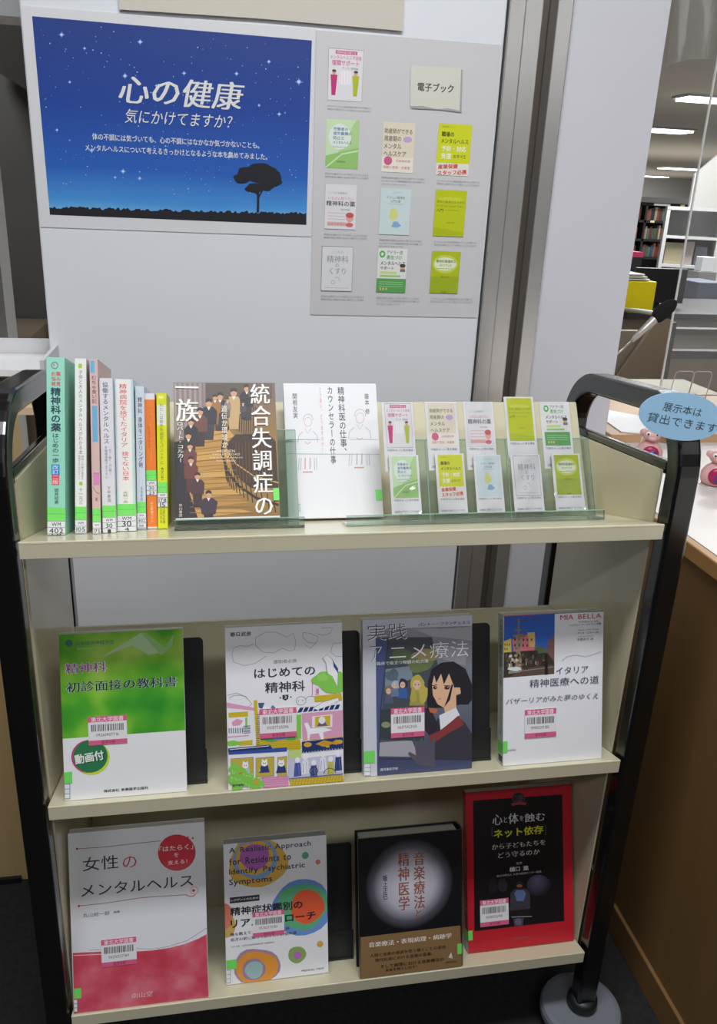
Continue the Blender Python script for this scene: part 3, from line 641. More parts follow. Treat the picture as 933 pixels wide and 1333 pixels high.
# ------------------------------------------------------------------ black book stands and the eight face-out books
def black_stand(label, x0, x1, y, z, h, lean=17):
    root = thing('book_stand', label, 'book stand', 'black plastic book stands on the lower shelves', mtx=place((x0, y, z - TT * y + .0005), 0, TILT)); lean = 0
    W_ = x1 - x0; s_, c_ = math.sin(math.radians(lean)), math.cos(math.radians(lean)); m_ = MB(); r = .006; n = 5
    pts = [(0, 0), (W_, 0)]
    for i in range(n + 1): a = math.pi / 2 * i / n; pts.append((W_ - r + r * math.cos(a), h - r + r * math.sin(a)))
    for i in range(n + 1): a = math.pi / 2 + math.pi / 2 * i / n; pts.append((r + r * math.cos(a), h - r + r * math.sin(a)))
    m_.prism(pts, 0, .0025, 'y', M_BPLAST)
    m_.v = [(x, yy * c_ + zz * s_, zz * c_ - yy * s_ + .003) for x, yy, zz in m_.v]
    m_.build('back_plate', root)
    MB().box(.0, W_ + .0016, -.0012, 0, .003, .045, M_BPLAST).build('front_stop', root)
    MB().box(.001, W_ + .0015, -.003, .07, .0, .003, M_BPLAST).build('base_plate', root, bev=.0005)
    MB().prism([(.003, .003), (.060, .003), (.003, h * .55)], W_ * .48, W_ * .52, 'x', M_BPLAST).build('brace', root)

GB = {2: 'books shown face out on the middle shelf', 3: 'books shown face out on the bottom shelf'}
def green_tag(root, P, x0, y0, x1, y1, white=None, quad=None):
    q = Print(P.w, P.h, quad, lift=P.l + .0003); q.rect('77DF66', x0, y0, x1, y1)
    if white:
        a, b_, c_, d_ = white; q.rect('E4E6EA', a, b_, c_, d_)
        for i in range(4): yy = b_ + (d_ - b_) * i / 3; q.line('3C5080', 2.5, [(a, yy), (c_, yy)])
        q.line('3C5080', 2.5, [(c_ - 1, b_), (c_ - 1, d_)])
    q.build('call_label', root, label='green and white call number sticker')

# 1 green and white textbook
w_, h_ = .147, .208; Q = [(78, 98), (748, 72), (776, 997), (104, 1026)]
b = book('green and white textbook with a round green badge, left end of the middle shelf', w_, h_, .012, (.0188, .012, Z2), 16.5, 'E9E9EC', 'left', GB[2])
P = Print(w_, h_, Q); P.full('E9E9ED')
P.poly(ramp_mat('green_bokeh', [(0, '2F8F2C'), (.35, '4FA62E'), (.6, '7FC03A'), (1, 'B4D860')], 'n', nscale=14, d=2), [(78, 98), (748, 72), (770, 645), (92, 675)])
P.poly('B9D8A8', [(300, 228), (520, 92), (640, 200), (560, 215), (470, 160)]); P.poly('9CCB84', [(520, 92), (545, 92), (650, 175), (700, 100), (690, 170), (630, 220)])
P.text('5A8A78', '日本精神神経学会', 170, 128, 375, 160, bold=.02); P.ell('4C7A70', 133, 145, 20, 20); P.text('B6D8A8', '専門医研修テキスト', 175, 168, 318, 182)
P.text('E8E2EE', '精神科', 108, 247, 336, 316, bold=.05, serif=True); P.text('9A3E9A', '精神科', 112, 251, 330, 312, bold=.0, serif=True)
P.text('D8E6D8', '初診面接の教科書', 114, 342, 722, 414, bold=.04, serif=True); P.text('2C2E4E', '初診面接の教科書', 117, 344, 718, 411, bold=.015, serif=True)
P.ell('C8DC3A', 248, 785, 100, 98); P.ell('C8407C', 236, 778, 97, 94); P.ell('2F7A50', 243, 778, 94, 92); P.text('12462C', '動画付', 164, 756, 322, 818, bold=.06, rot=-7); P.text('E6EEE8', '動画付', 158, 752, 316, 814, bold=.06, rot=-7)
P.text('3A3E48', '株式会社 新興医学出版社', 315, 960, 560, 985, bold=.03)
P.build('cover_print', b); barcode_label(b, P, 230, 556, 445, 708); green_tag(b, P, 100, 862, 145, 925, (104, 930, 132, 1012), Q)
black_stand('black book stand behind the green and white textbook', .06, .190, .034, Z2, .188)

# 2 white cover with a colourful town and cats
w_, h_ = .1475, .208; Q = [(104, 124), (857, 96), (878, 1140), (134, 1175)]
b = book('white book with drawn clouds above a green, yellow and pink town', w_, h_, .013, (.2175, .004, Z2), 17, 'EEEEF0', 'left', GB[2])
P = Print(w_, h_, Q); P.full('EBEAEF'); N_ = '26386E'; Yw = 'D0B62E'; Gr = '86CC54'; Pk = 'DDA0C0'; Gy = '8A8E9A'
P.text('33343C', '春日武彦', 137, 148, 272, 182, bold=.04)
for pts in ([(150, 300), (160, 255), (200, 240), (250, 245), (290, 230)], [(150, 300), (160, 345), (230, 370), (300, 355), (370, 310)], [(300, 240), (300, 190), (360, 155), (430, 155), (500, 190), (540, 165), (560, 220), (550, 270), (520, 280), (470, 260), (420, 290), (350, 285), (300, 240)],
            [(605, 160), (650, 165), (705, 190), (690, 230), (640, 225), (605, 195), (605, 160)], [(725, 130), (800, 130), (780, 165), (740, 180), (700, 170)], [(620, 240), (650, 265), (690, 230)], [(860, 230), (800, 235), (785, 290), (820, 320), (862, 320)]): P.line('9298A6', 3, pts)
P.text('8C8E98', '援助者必携', 415, 333, 565, 358, bold=.02); P.text('34363E', 'はじめての', 292, 380, 686, 452, bold=.035); P.text('34363E', '精神科', 362, 478, 620, 545, bold=.035)
P.poly('34363E', [(474, 565), (514, 563), (512, 590), (494, 602), (476, 592)]); P.text('E8E8EC', '3', 486, 570, 502, 590); P.ell('34363E', 461, 583, 5, 5); P.ell('34363E', 528, 579, 5, 5)
# town
P.line(Gy, 3, [(122, 560), (180, 545), (240, 570), (280, 620), (250, 640)]); P.ring(Gy, 3, 190, 590, 60, 30, 200, 350)
P.ring(Gy, 3, 595, 605, 32, 28); P.ring(Gy, 3, 660, 600, 34, 24, 180, 360); P.ell(Gy, 578, 606, 4, 4); P.ell(Gy, 606, 604, 4, 4)
P.poly(Pk, [(118, 605), (300, 645), (300, 665), (120, 640)]); P.poly('E9E7EE', [(118, 640), (290, 662), (305, 885), (125, 900)]); P.rect(Yw, 130, 672, 255, 702); P.rect('F0EEF4', 128, 705, 250, 765); P.rect(Gr, 236, 706, 252, 770)
P.poly(Pk, [(150, 735), (185, 712), (225, 725), (205, 755), (160, 760)])
for i in range(7): P.line(N_, 5, [(135 + i * 14, 772), (136 + i * 14, 806)])
for i in range(6): P.line(N_, 4, [(225, 762 + i * 9), (270, 760 + i * 9)])
P.poly(Pk, [(128, 826), (262, 818), (262, 826), (128, 834)]); P.poly(Yw, [(180, 860), (285, 852), (285, 884), (200, 888)]); P.ell(Gr, 165, 870, 45, 18, rough=.1)
P.poly(Yw, [(290, 595), (312, 594), (318, 690), (330, 905), (310, 900)])
for i in range(16): P.line(N_, 3.5, [(308, 690 + i * 13), (330, 689 + i * 13)])
P.poly('4C5C8E', [(318, 612), (360, 612), (345, 650), (325, 645)]); P.poly('5C7CB8', [(398, 645), (412, 628), (430, 645), (425, 660)])
P.poly(Yw, [(330, 855), (590, 855), (600, 905), (590, 935), (330, 890)])
for i in range(5): P.line('B09820', 3, [(335, 866 + i * 12), (590, 868 + i * 12)])
P.ell('5CA45A', 400, 848, 60, 20, rough=.12); P.ell('5CA45A', 520, 842, 60, 18, rough=.12); P.ell('7C8EC8', 455, 846, 50, 12, rough=.1)
P.poly(Gr, [(558, 695), (596, 694), (598, 850), (560, 852)])
P.poly(Pk, [(600, 690), (868, 668), (868, 845), (606, 862)]); P.line('E8A878', 8, [(606, 860), (868, 845)]); P.poly('E9E7EE', [(668, 708), (800, 698), (800, 780), (668, 788)]); P.poly(Yw, [(686, 712), (786, 705), (786, 774), (686, 780)]); P.poly('6C5C86', [(700, 775), (715, 745), (750, 742), (768, 772)]); P.ell('EDEBF2', 732, 735, 22, 24)
P.poly('E8E6EE', [(572, 668), (600, 640), (858, 622), (866, 652), (866, 672), (600, 688)])
for i in range(8): P.poly(N_, [(588 + i * 34, 650 - i * 2), (612 + i * 34, 648 - i * 2), (600 + i * 34, 678 - i * 2), (572 + i * 34, 682 - i * 2)])
P.ell(Gr, 740, 470, 70, 55, rough=.12); P.ell(Gr, 835, 490, 45, 70, rough=.12); P.ell(Gr, 790, 525, 60, 35, rough=.1); P.ell('9AD468', 735, 455, 35, 25, rough=.1)
P.poly('F2F0F6', [(735, 320), (760, 305), (790, 330), (835, 440), (832, 520), (800, 450), (770, 430), (755, 360)]); P.line(Gy, 3, [(760, 440), (755, 360), (730, 330), (760, 306), (795, 335), (835, 420), (832, 520)]); P.poly('2E4A8A', [(800, 345), (835, 400), (832, 425), (805, 385)])
P.poly(Yw, [(680, 575), (858, 560), (862, 605), (684, 612)]); P.rect('E8D8E6', 684, 512, 712, 565); P.rect('C878A8', 692, 528, 710, 560); P.line('D8709C', 4, [(668, 480), (668, 570)])
P.poly('F2F0F6', [(670, 655), (740, 615), (835, 590), (840, 610), (780, 640), (700, 665)]); P.line(Gy, 3, [(670, 655), (740, 615), (835, 590)])
P.poly('F4F2F8', [(615, 750), (640, 745), (660, 785), (740, 780), (805, 800), (740, 815), (745, 860), (725, 860), (712, 820), (655, 825), (650, 865), (640, 865), (636, 810)]); P.line(Gy, 2.5, [(615, 750), (640, 745), (660, 785), (740, 780), (805, 800)])
P.poly(N_, [(602, 872), (870, 850), (872, 925), (604, 945)]); P.poly('C89A2A', [(690, 890), (745, 866), (800, 880), (830, 862), (832, 900), (800, 893), (745, 910)]); P.ell('D4A63A', 640, 892, 26, 16); P.ell('D4A63A', 845, 880, 24, 14); P.ell('D4A63A', 770, 908, 14, 8)
for i in range(14): P.line('E8E8F0', 3, [(612 + i * 19, 938 - i * 1.5), (612 + i * 19, 950 - i * 1.5)])
P.poly(N_, [(130, 902), (395, 885), (412, 910), (132, 925)]); P.poly('3A54A0', [(132, 925), (505, 905), (506, 932), (134, 942)]); P.line('E8E8F0', 4, [(140, 910), (390, 893)])
P.poly('ECEAF2', [(134, 945), (512, 935), (514, 1095), (140, 1110)])
for x0, x1 in ((148, 290), (308, 422), (446, 504)):
    P.poly(Gy, [(x0 - 3, 968), (x1 + 3, 962), (x1 + 4, 1092), (x0 - 2, 1098)]); P.poly('C4B04A', [(x0, 972), (x1, 966), (x1 + 1, 1088), (x0 + 1, 1094)])
for cx, cy, c1 in ((240, 1015, '9AAAD0'), (362, 1005, 'F2F0F6'), (470, 1010, '8A94B8')):
    P.poly('34427A' if cx > 300 else 'B8C4DC', [(cx - 34, cy + 62), (cx - 22, cy + 15), (cx + 22, cy + 12), (cx + 34, cy + 60)]); P.ell('F4F2F8', cx, cy, 20, 20); P.poly('F4F2F8', [(cx - 18, cy - 8), (cx - 14, cy - 30), (cx - 3, cy - 17)]); P.poly('F4F2F8', [(cx + 3, cy - 17), (cx + 14, cy - 30), (cx + 18, cy - 8)]); P.ell('4A4A66', cx - 6, cy, 3, 4); P.ell('4A4A66', cx + 6, cy, 3, 4)
P.poly('BFD88A', [(514, 925), (600, 925), (600, 985), (514, 985)]); P.poly('C8C8E0', [(516, 985), (860, 960), (868, 1095), (518, 1108)])
for cx, cy, c1 in ((575, 990, '4A5AA8'), (625, 975, 'E8E8F0'), (680, 1010, '4A5488'), (740, 960, 'E6E6F0'), (790, 990, 'C8C24A'), (840, 960, '34427A')):
    P.poly(c1, [(cx - 24, cy + 110), (cx - 18, cy + 20), (cx + 18, cy + 18), (cx + 26, cy + 105)]); P.ell('F0EEF6', cx, cy, 16, 18); P.line('5A6490', 3, [(cx - 10, cy + 40), (cx - 14, cy + 100)]); P.line('8A94C0', 3, [(cx + 6, cy + 30), (cx + 12, cy + 100)])
P.ring('4A6A5A', 5, 785, 1085, 38, 34, 180, 360); P.ring('34427A', 5, 680, 1065, 26, 24); P.line('5A64A0', 5, [(520, 1110), (872, 1090)])
P.poly('C8A82A', [(524, 1115), (872, 1098), (876, 1138), (528, 1160)])
for i in range(17): P.line('E8D878', 2.5, [(528 + i * 20, 1156 - i), (540 + i * 20, 1116 - i)])
P.poly('D88CB8', [(345, 1095), (514, 1090), (518, 1160), (360, 1165)])
for i in range(4): P.line('E8B4D0', 3, [(350, 1108 + i * 14), (516, 1102 + i * 14)])
for cx, cy, r in ((170, 1030, 36), (205, 1070, 48), (160, 1100, 36), (250, 1110, 50), (190, 1140, 40), (300, 1135, 42), (345, 1135, 20)): P.ell(Gr, cx, cy, r, r * .9, rough=.12)
for i in range(30): P.ell('A6E07A', 145 + random.random() * 190, 1040 + random.random() * 110, 6, 5, 8)
P.poly('D8A83A', [(290, 1105), (325, 1112), (318, 1140), (296, 1135)]); P.ell('D8803A', 208, 1062, 10, 7)
P.text('4A4A52', '医学書院', 160, 1130, 230, 1150, bold=.03)
P.build('cover_print', b); barcode_label(b, P, 326, 652, 568, 832)
black_stand('black book stand behind the white book with the drawn town', .25, .3925, .030, Z2, .188)

# 3 grey cover with an illustrated schoolgirl
w_, h_ = .1475, .208; Q = [(105, 125), (820, 97), (828, 1085), (115, 1140)]
b = book('grey blue book with an illustrated dark haired girl and a white left strip', w_, h_, .014, (.3930, .012, Z2), 16.5, 'DADBE4', 'left', GB[2], spine_hex='DADBE4')
P = Print(w_, h_, Q); P.full('CDCEDB'); P.poly(ramp_mat('dusk_print', [(0, '3E4668'), (.5, '6E7280'), (1, '9A9AA6')], 'z', .208, noise=.3, nscale=14), [(190, 180), (823, 165), (828, 1085), (204, 1138)])
P.poly('4C5888', [(192, 240), (275, 235), (215, 1020), (205, 1135), (196, 700)]); P.poly('B2B0BA', [(450, 185), (823, 168), (824, 260), (560, 230)]); P.poly('9A98A2', [(560, 300), (790, 300), (780, 420), (640, 380)])
P.poly('4A5058', [(270, 235), (560, 235), (600, 420), (520, 700), (510, 905), (225, 890)]); P.poly('7C8C98', [(255, 440), (420, 420), (440, 500), (255, 560)])
P.ell('6E7A50', 480, 400, 90, 60, rough=.1); P.ell('9A8A60', 520, 350, 80, 40, rough=.12); P.ell('5A6A4C', 360, 350, 60, 50, rough=.1); P.ell('586878', 300, 480, 45, 40, rough=.15); P.ell('8CA0A8', 330, 540, 30, 30, rough=.1)
for cx, cy, r, hc, bc in ((280, 580, 20, '8A7060', '54607A'), (320, 545, 18, 'A8B4C4', '6A7AA0'), (372, 540, 22, '34304A', '3C64A8'), (465, 540, 34, 'B8A84C', 'A09A50')):
    P.poly(bc, [(cx - r * 1.5, cy + r * 4), (cx - r, cy + r), (cx + r, cy + r), (cx + r * 1.5, cy + r * 4)]); P.ell(hc, cx, cy - r * .3, r * 1.35, r * 1.5, rough=.06); P.ell('E0B8A0', cx - 3, cy + 2, r * .8, r * .95); P.ell('4A4A5A', cx - r * .35, cy, r * .12, r * .16, 8); P.ell('4A4A5A', cx + r * .3, cy, r * .12, r * .16, 8)
P.ell('C0AE54', 505, 600, 30, 60, rough=.12); P.ell('B4A450', 440, 610, 20, 50, rough=.12); P.poly('3C4448', [(225, 700), (520, 690), (512, 905), (222, 890)]); P.ell('8A9478', 260, 800, 30, 20); P.line('3A3E48', 6, [(218, 1018), (225, 700), (275, 240)])
P.line('3A3C46', 5, [(210, 1020), (826, 1030)]); P.poly('A8A6B0', [(220, 915), (430, 900), (480, 1010), (216, 1005)]); P.line('4A4C56', 5, [(225, 895), (500, 905)]); P.poly('454C6E', [(206, 1026), (826, 1034), (828, 1085), (204, 1138)])
# the girl
P.poly('26242C', [(530, 700), (535, 520), (560, 440), (620, 400), (700, 392), (780, 440), (822, 540), (823, 640), (800, 670), (740, 670), (700, 690), (560, 690)])
P.poly('E0B494', [(560, 520), (580, 470), (690, 470), (705, 560), (745, 560), (752, 600), (720, 615), (722, 690), (650, 730), (640, 690), (600, 668), (568, 610)])
P.poly('26242C', [(545, 560), (560, 440), (640, 410), (720, 430), (700, 540), (672, 470), (640, 540), (620, 470), (590, 530), (575, 480), (562, 540)])
P.poly('26242C', [(690, 540), (700, 540), (680, 640), (640, 690), (660, 640)]); P.poly('26242C', [(720, 610), (750, 600), (750, 560), (823, 560), (818, 640), (780, 672), (722, 665)])
P.ell('3A2E30', 582, 560, 13, 11); P.ell('3A2E30', 660, 562, 18, 11); P.ell('F2F0F2', 586, 556, 3, 3, 8); P.ell('F2F0F2', 665, 557, 4, 3, 8); P.line('6A4A40', 3, [(602, 632), (622, 634)]); P.line('26242C', 5, [(560, 548), (595, 542)]); P.line('26242C', 5, [(640, 548), (685, 550)])
P.poly('3C3A46', [(600, 760), (560, 860), (585, 1025), (826, 1030), (825, 860), (780, 790), (720, 740)]); P.poly('E6E6EC', [(610, 740), (720, 690), (745, 740), (620, 835)]); P.poly('8A3C3C', [(545, 870), (620, 838), (735, 742), (775, 800), (650, 870), (560, 930)]); P.poly('302C36', [(520, 690), (555, 700), (620, 835), (545, 870), (515, 830)]); P.poly('C06A4A', [(540, 690), (600, 700), (590, 730), (550, 720)])
P.poly('5A5664', [(440, 870), (475, 960), (480, 900), (500, 880), (520, 950), (530, 860), (548, 950), (585, 860), (582, 1000), (585, 1075), (470, 1060), (405, 990), (415, 975), (460, 1000)])
P.text('F2F2F6', '実践', 142, 150, 398, 255, bold=.0); P.text('34364A', '実践', 138, 146, 394, 251, bold=-.012); P.text('F2F2F6', 'ア', 160, 292, 232, 392, bold=-.012); P.text('4C4E60', 'ア', 156, 289, 228, 389, bold=-.02); P.text('F2F2F6', 'ニメ療法', 285, 268, 800, 372, bold=-.008)
P.text('3C3E50', 'パントー・フランチェスコ', 470, 133, 804, 163, bold=.015); P.text('5A5C6C', 'PANTO FRANCESCO, MD, PhD', 594, 168, 800, 180); P.text('E6E6EE', '臨床で役立つ物語の処方箋', 200, 378, 538, 412, bold=.01); P.text('D8DAE4', '遠見書房学術', 222, 1075, 340, 1102, bold=.02)
P.build('cover_print', b); barcode_label(b, P, 292, 694, 514, 872); green_tag(b, P, 110, 972, 188, 1046, (120, 1052, 158, 1130), Q)
black_stand('black book stand behind the book with the illustrated girl', .43, .574, .036, Z2, .188)

# 4 white cover with an Italian square
w_, h_ = .1425, .206; Q = [(132, 128), (718, 100), (732, 962), (155, 1012)]
b = book('white book with a photo of a fountain square and red capitals', w_, h_, .021, (.5835, .010, Z2), 16.5, 'E8E8EC', 'left', GB[2], spine_hex='C4CCC4')
P = Print(w_, h_, Q); P.full('E9E9EF'); P.poly('2E7A48', [(434, 108), (718, 95), (718, 104), (434, 118)]); P.poly('D84A64', [(130, 120), (434, 106), (434, 122), (132, 138)])
P.poly(ramp_mat('sky_print', [(.55, '4A86D8'), (.8, '2F66C4'), (1, '2458B8')], 'z', .206), [(135, 134), (432, 116), (440, 470), (142, 494)])
P.poly('E0C868', [(136, 280), (180, 262), (185, 350), (138, 360)]); P.poly('D87A86', [(185, 270), (260, 240), (320, 240), (325, 330), (200, 350)]); P.poly('D8B878', [(275, 228), (318, 225), (322, 310), (290, 310)]); P.poly('6A7A58', [(320, 300), (360, 330), (395, 325), (400, 370), (320, 370)]); P.poly('7A5A58', [(395, 280), (434, 240), (440, 470), (385, 475), (390, 360)])
P.poly('3C3430', [(140, 345), (330, 330), (400, 350), (438, 400), (440, 470), (142, 494)]); P.poly('5C4C44', [(240, 440), (440, 415), (440, 470), (180, 490)]); P.line('9A8A7A', 4, [(230, 455), (440, 428)])
P.poly('A08E78', [(210, 240), (250, 240), (235, 262), (248, 300), (232, 320), (246, 390), (240, 460), (170, 470), (180, 400), (210, 380), (215, 320), (205, 290), (222, 262)]); P.line('8A7A68', 8, [(223, 240), (222, 170)]); P.ell('8A7A68', 222, 160, 8, 16); P.ell('8A7A68', 222, 214, 26, 5); P.ell('8A7A68', 228, 246, 42, 10)
for i in range(26): P.ell(('C0AE96', '6A5848', 'D8D0C0')[i % 3], 165 + random.random() * 90, 340 + random.random() * 110, 9, 9, 8)
fr_ = random.Random(2)
for i in range(9): P.rect('4A3A3C', 200 + (i % 5) * 24, 262 + (i // 5) * 34, 208 + (i % 5) * 24, 276 + (i // 5) * 34)
for i in range(5): P.rect('7A6A3A', 142 + i % 3 * 13, 292 + i // 3 * 26, 148 + i % 3 * 13, 304 + i // 3 * 26)
for i in range(40): P.ell(('2E2824', '4A3E34', '6A5A48', '3A4030')[i % 4], fr_.uniform(145, 400), fr_.uniform(350, 425), fr_.uniform(5, 14), fr_.uniform(6, 16), 8, rough=.1)
for i in range(14): P.ell(('B09A80', '8A745E')[i % 2], 200 + fr_.uniform(0, 45), 250 + i * 14, fr_.uniform(5, 11), fr_.uniform(5, 9), 8)
P.poly('5A6A50', [(330, 315), (352, 300), (380, 322), (395, 345), (340, 350)])
for i in range(8): P.rect(('C8C0B4', '8A3A3A', '3A4A6A', '2A2A2C')[i % 4], 270 + i * 14, 398 - i % 3 * 4, 274 + i * 14, 418 - i % 3 * 4)
P.ell('D8E0E0', 205, 440, 40, 12, rough=.1); P.poly('241C1C', [(380, 360), (395, 350), (402, 470), (385, 472)])
P.text('D8546C', 'MIA BELLA', 465, 113, 704, 152, serif=False, bold=.0); P.text('6C5CA0', 'AMICO ITALIA', 200, 140, 385, 160)
P.text('6C6C78', 'Psichiatria in Italia', 572, 156, 690, 165); P.text('4C4C56', 'シルヴァーナ・ロドリンガ著', 520, 168, 704, 190); P.text('6C6C78', 'Cultura e Salute Mentale', 572, 205, 690, 213); P.text('4C4C56', 'マリオ・コラーリ他', 568, 218, 692, 236); P.text('6C6C78', 'traduzione di Nogiri', 570, 245, 660, 252); P.text('4C4C56', '石野洋子 訳', 568, 256, 662, 274)
P.line('C8C8D4', 3, [(480, 390), (510, 365), (560, 355), (620, 365), (670, 350), (712, 335)]); P.text('4A4C62', 'イタリア', 450, 418, 638, 472, bold=.0); P.text('4A4C62', '精神医療への道', 298, 486, 704, 540, bold=.0); P.text('5A5C70', 'バザーリアがみた夢のゆくえ', 162, 598, 704, 628, shear=.2)
P.text('5A5C70', '岩波書店', 178, 908, 228, 922); P.line('D8D8E0', 3, [(150, 930), (156, 1008)])
P.build('cover_print', b); barcode_label(b, P, 272, 680, 460, 832)
q = Print(w_, h_, Q, lift=P.l + .0003); q.rect('77DF66', 132, 866, 178, 930); q.build('call_label', b, label='bright green sticker')
q = Print(.021, h_, [(0, 0), (100, 0), (100, 1000), (0, 1000)]); q.text('4A5A66', 'イタリア', 30, 30, 75, 190, 'v', bold=.02); q.text('4A5A66', '精神医療への道', 30, 200, 75, 470, 'v', bold=.0); q.text('6A6A76', 'バザーリアがみた夢', 40, 520, 68, 800, 'v'); q.rect('77DF66', 0, 850, 100, 930); q.rect('3A3C4A', 20, 940, 90, 985)
so = q.build('spine_print', b); so.rotation_euler = (0, 0, math.radians(-90)); so.location = (0, .021, 0)

# 5 white and red cover
w_, h_ = .1815, .252; Q = [(108, 160), (828, 100), (858, 1048), (135, 1138)]
b = book('large white and rose red book at the left end of the bottom shelf', w_, h_, .014, (.0035, .004, Z3), 18, 'E6E6EA', 'left', GB[3], spine_hex='A0303C')
P = Print(w_, h_, Q); P.full('E4E4EA')
P.poly(ramp_mat('rose_watercolour', [(0, 'C43A50'), (.5, 'D45468'), (1, 'E07C8C')], 'n', nscale=22, d=5), [(131, 805), (220, 800), (330, 795), (460, 798), (560, 792), (650, 778), (730, 758), (800, 730), (845, 705), (858, 1048), (135, 1138)])
P.line('8A8A98', 2.5, [(220, 790), (400, 780), (560, 785), (640, 772), (740, 740), (845, 672)]); P.line('F4E4E8', 3, [(135, 818), (290, 812)])
P.line('8A4A50', 3, [(155, 241), (300, 232), (450, 215), (600, 200)]); P.ell('6A3A42', 156, 241, 5, 6); P.line('8A4A50', 3, [(165, 548), (300, 535), (500, 505), (740, 490)]); P.ell('C8404E', 165, 549, 6, 6); P.ring('D88A92', 3, 778, 468, 20, 20); P.ell('C8404E', 774, 468, 8, 7); P.ring('C8404E', 4, 760, 490, 22, 10, 0, 170)
P.ell(ramp_mat('red_badge', [(.6, 'E08088'), (.8, 'D4404E'), (1, 'D03A48')], 'z', .252), 684, 264, 100, 98); P.text('F8ECEE', '「はたらく」', 592, 222, 770, 254, bold=.02); P.text('F8ECEE', 'を', 670, 264, 694, 288, bold=.0); P.text('F8ECEE', '支える！', 636, 300, 740, 328, bold=.02)
P.ell('C8404E', 742, 182, 5, 5); P.ell('C8404E', 768, 187, 5, 5)
P.text('34343E', '女性', 186, 272, 376, 362, bold=.0); P.text('C8404E', 'の', 398, 282, 472, 344, bold=.0); P.text('34343E', 'メンタルヘルス', 180, 378, 776, 500, bold=.005)
P.text('4A4A54', '丸山総一郎', 186, 580, 328, 608, bold=.0); P.text('4A4A54', '編著', 350, 574, 382, 588); P.text('F0C8CE', '南山堂', 445, 1022, 558, 1048, serif=True)
P.build('cover_print', b); barcode_label(b, P, 282, 735, 474, 862); green_tag(b, P, 136, 1000, 176, 1052, (136, 1060, 156, 1128), Q)

# 6 white cover with coloured circles
w_, h_ = .148, .207; Q = [(105, 180), (805, 152), (830, 1100), (130, 1140)]
b = book('white book with English title over coloured circles', w_, h_, .018, (.2105, .024, Z3), 18, 'E6E6EA', 'left', GB[3], page_mat=mat('grey_page_top', 'A3A39C', .8))
P = Print(w_, h_, Q); P.full('E8E8EE')
P.ell('DDB04C', 340, 315, 200, 172, rough=.04); P.ell('7FA4DC', 325, 290, 152, 135, rough=.03); P.ell('DDB04C', 318, 280, 128, 118); P.ell('B066B4', 318, 275, 100, 88, rough=.03); P.rect('A8A8B4', 200, 168, 300, 185)
P.ell('6C94D4', 640, 640, 205, 195, rough=.03); P.ell('62B082', 650, 630, 175, 160, rough=.05); P.ell('E4603C', 680, 635, 115, 118, rough=.04)
P.ell('DC7C6C', 118, 675, 55, 95); P.ell('C8A85C', 130, 735, 60, 80); P.ell('DC7C6C', 118, 670, 50, 90)
P.ell('A888A0', 335, 1030, 160, 130, rough=.05); P.ell('E0963C', 335, 1035, 145, 115, rough=.04); P.ell('A080A0', 315, 1045, 80, 75, rough=.03); P.ell('9ABCC0', 318, 1048, 62, 60, rough=.04)
P.ell('8CA860', 612, 962, 62, 58, rough=.03); P.ell('B46CC0', 615, 966, 27, 27); P.ell('62B082', 663, 284, 24, 24); P.ell('E08080', 750, 333, 17, 17); P.ell('D88050', 748, 333, 7, 7); P.ell('DCA84C', 770, 898, 22, 22)
for i, (t, x1) in enumerate((('A Realistic Approach', 702), ('for Residents to', 566), ('Identify Psychiatric', 662), ('Symptoms', 438))): P.text('45455C', t, 146, 203 + 72 * i - (x1 - 146) * .035, x1, 252 + 72 * i, bold=.03)
P.rect('34343E', 150, 542, 352, 573); P.text('F0F0F4', 'レジデントのための', 158, 547, 345, 568, bold=.03); P.text('2A2A32', '精神症状鑑別の', 154, 590, 648, 665, bold=.05); P.text('2A2A32', 'リアルアプローチ', 158, 670, 740, 745, bold=.05)
P.text('4A4A54', '誰も教えてくれない面接の技術', 155, 772, 560, 798, bold=.02); P.text('4A4A54', '処方の前に知っておきたい評価手順', 158, 805, 608, 835, bold=.02); P.text('6A6A74', '大石 智著  北里大学医学部精神科学 相模原精神', 160, 864, 455, 880); P.text('4A4A54', 'MEDICAL VIEW', 644, 1062, 800, 1080, bold=.02)
P.build('cover_print', b); barcode_label(b, P, 304, 652, 524, 812); green_tag(b, P, 128, 968, 200, 1028, (132, 1036, 158, 1125), Q)
black_stand('black book stand behind the book with coloured circles', .245, .3995, .052, Z3, .178)

# 7 black hardcover with brown band
w_, h_ = .1535, .207; Q = [(112, 258), (795, 180), (818, 1128), (143, 1230)]
b = book('black hardcover book with a white glow and a brown paper band', w_, h_, .031, (.4015, .002, Z3), 18, '17161A', 'right', GB[3], hard=True, page_mat=mat('ivory_page_top', 'B9B6A6', .8))
P = Print(w_, h_, Q)
P.full(ramp_mat('white_glow_print', [(.0, 'D2D0DC'), (.55, 'B8B6C4'), (.82, '56545F'), (1, '121116')], 'r', .066, cx=.0755, cz=.133, ell=1.02))
P.text('9A5C48', '音楽療法', 482, 342, 568, 728, 'v', bold=.035, serif=True); P.text('9A5C48', 'と', 506, 742, 546, 790, bold=.03, serif=True); P.text('9A5C48', '精神医学', 378, 348, 466, 742, 'v', bold=.035, serif=True); P.text('24222A', '阪上正巳', 282, 508, 318, 672, 'v', bold=.03); P.text('6A6874', 'SAKAUE MASAMI', 330, 500, 338, 650, 'v')
P.build('cover_print', b)
q = Print(w_, h_, Q, lift=P.l + .0004); q.poly(mat('brown_kraft_band', '8B6B46', .6, noise=.1), [(140, 940), (802, 845), (818, 1128), (143, 1230)])
q.text('ECE6DC', '音楽療法・表現病理・病跡学', 198, 922, 750, 986, bold=.02, serif=True)
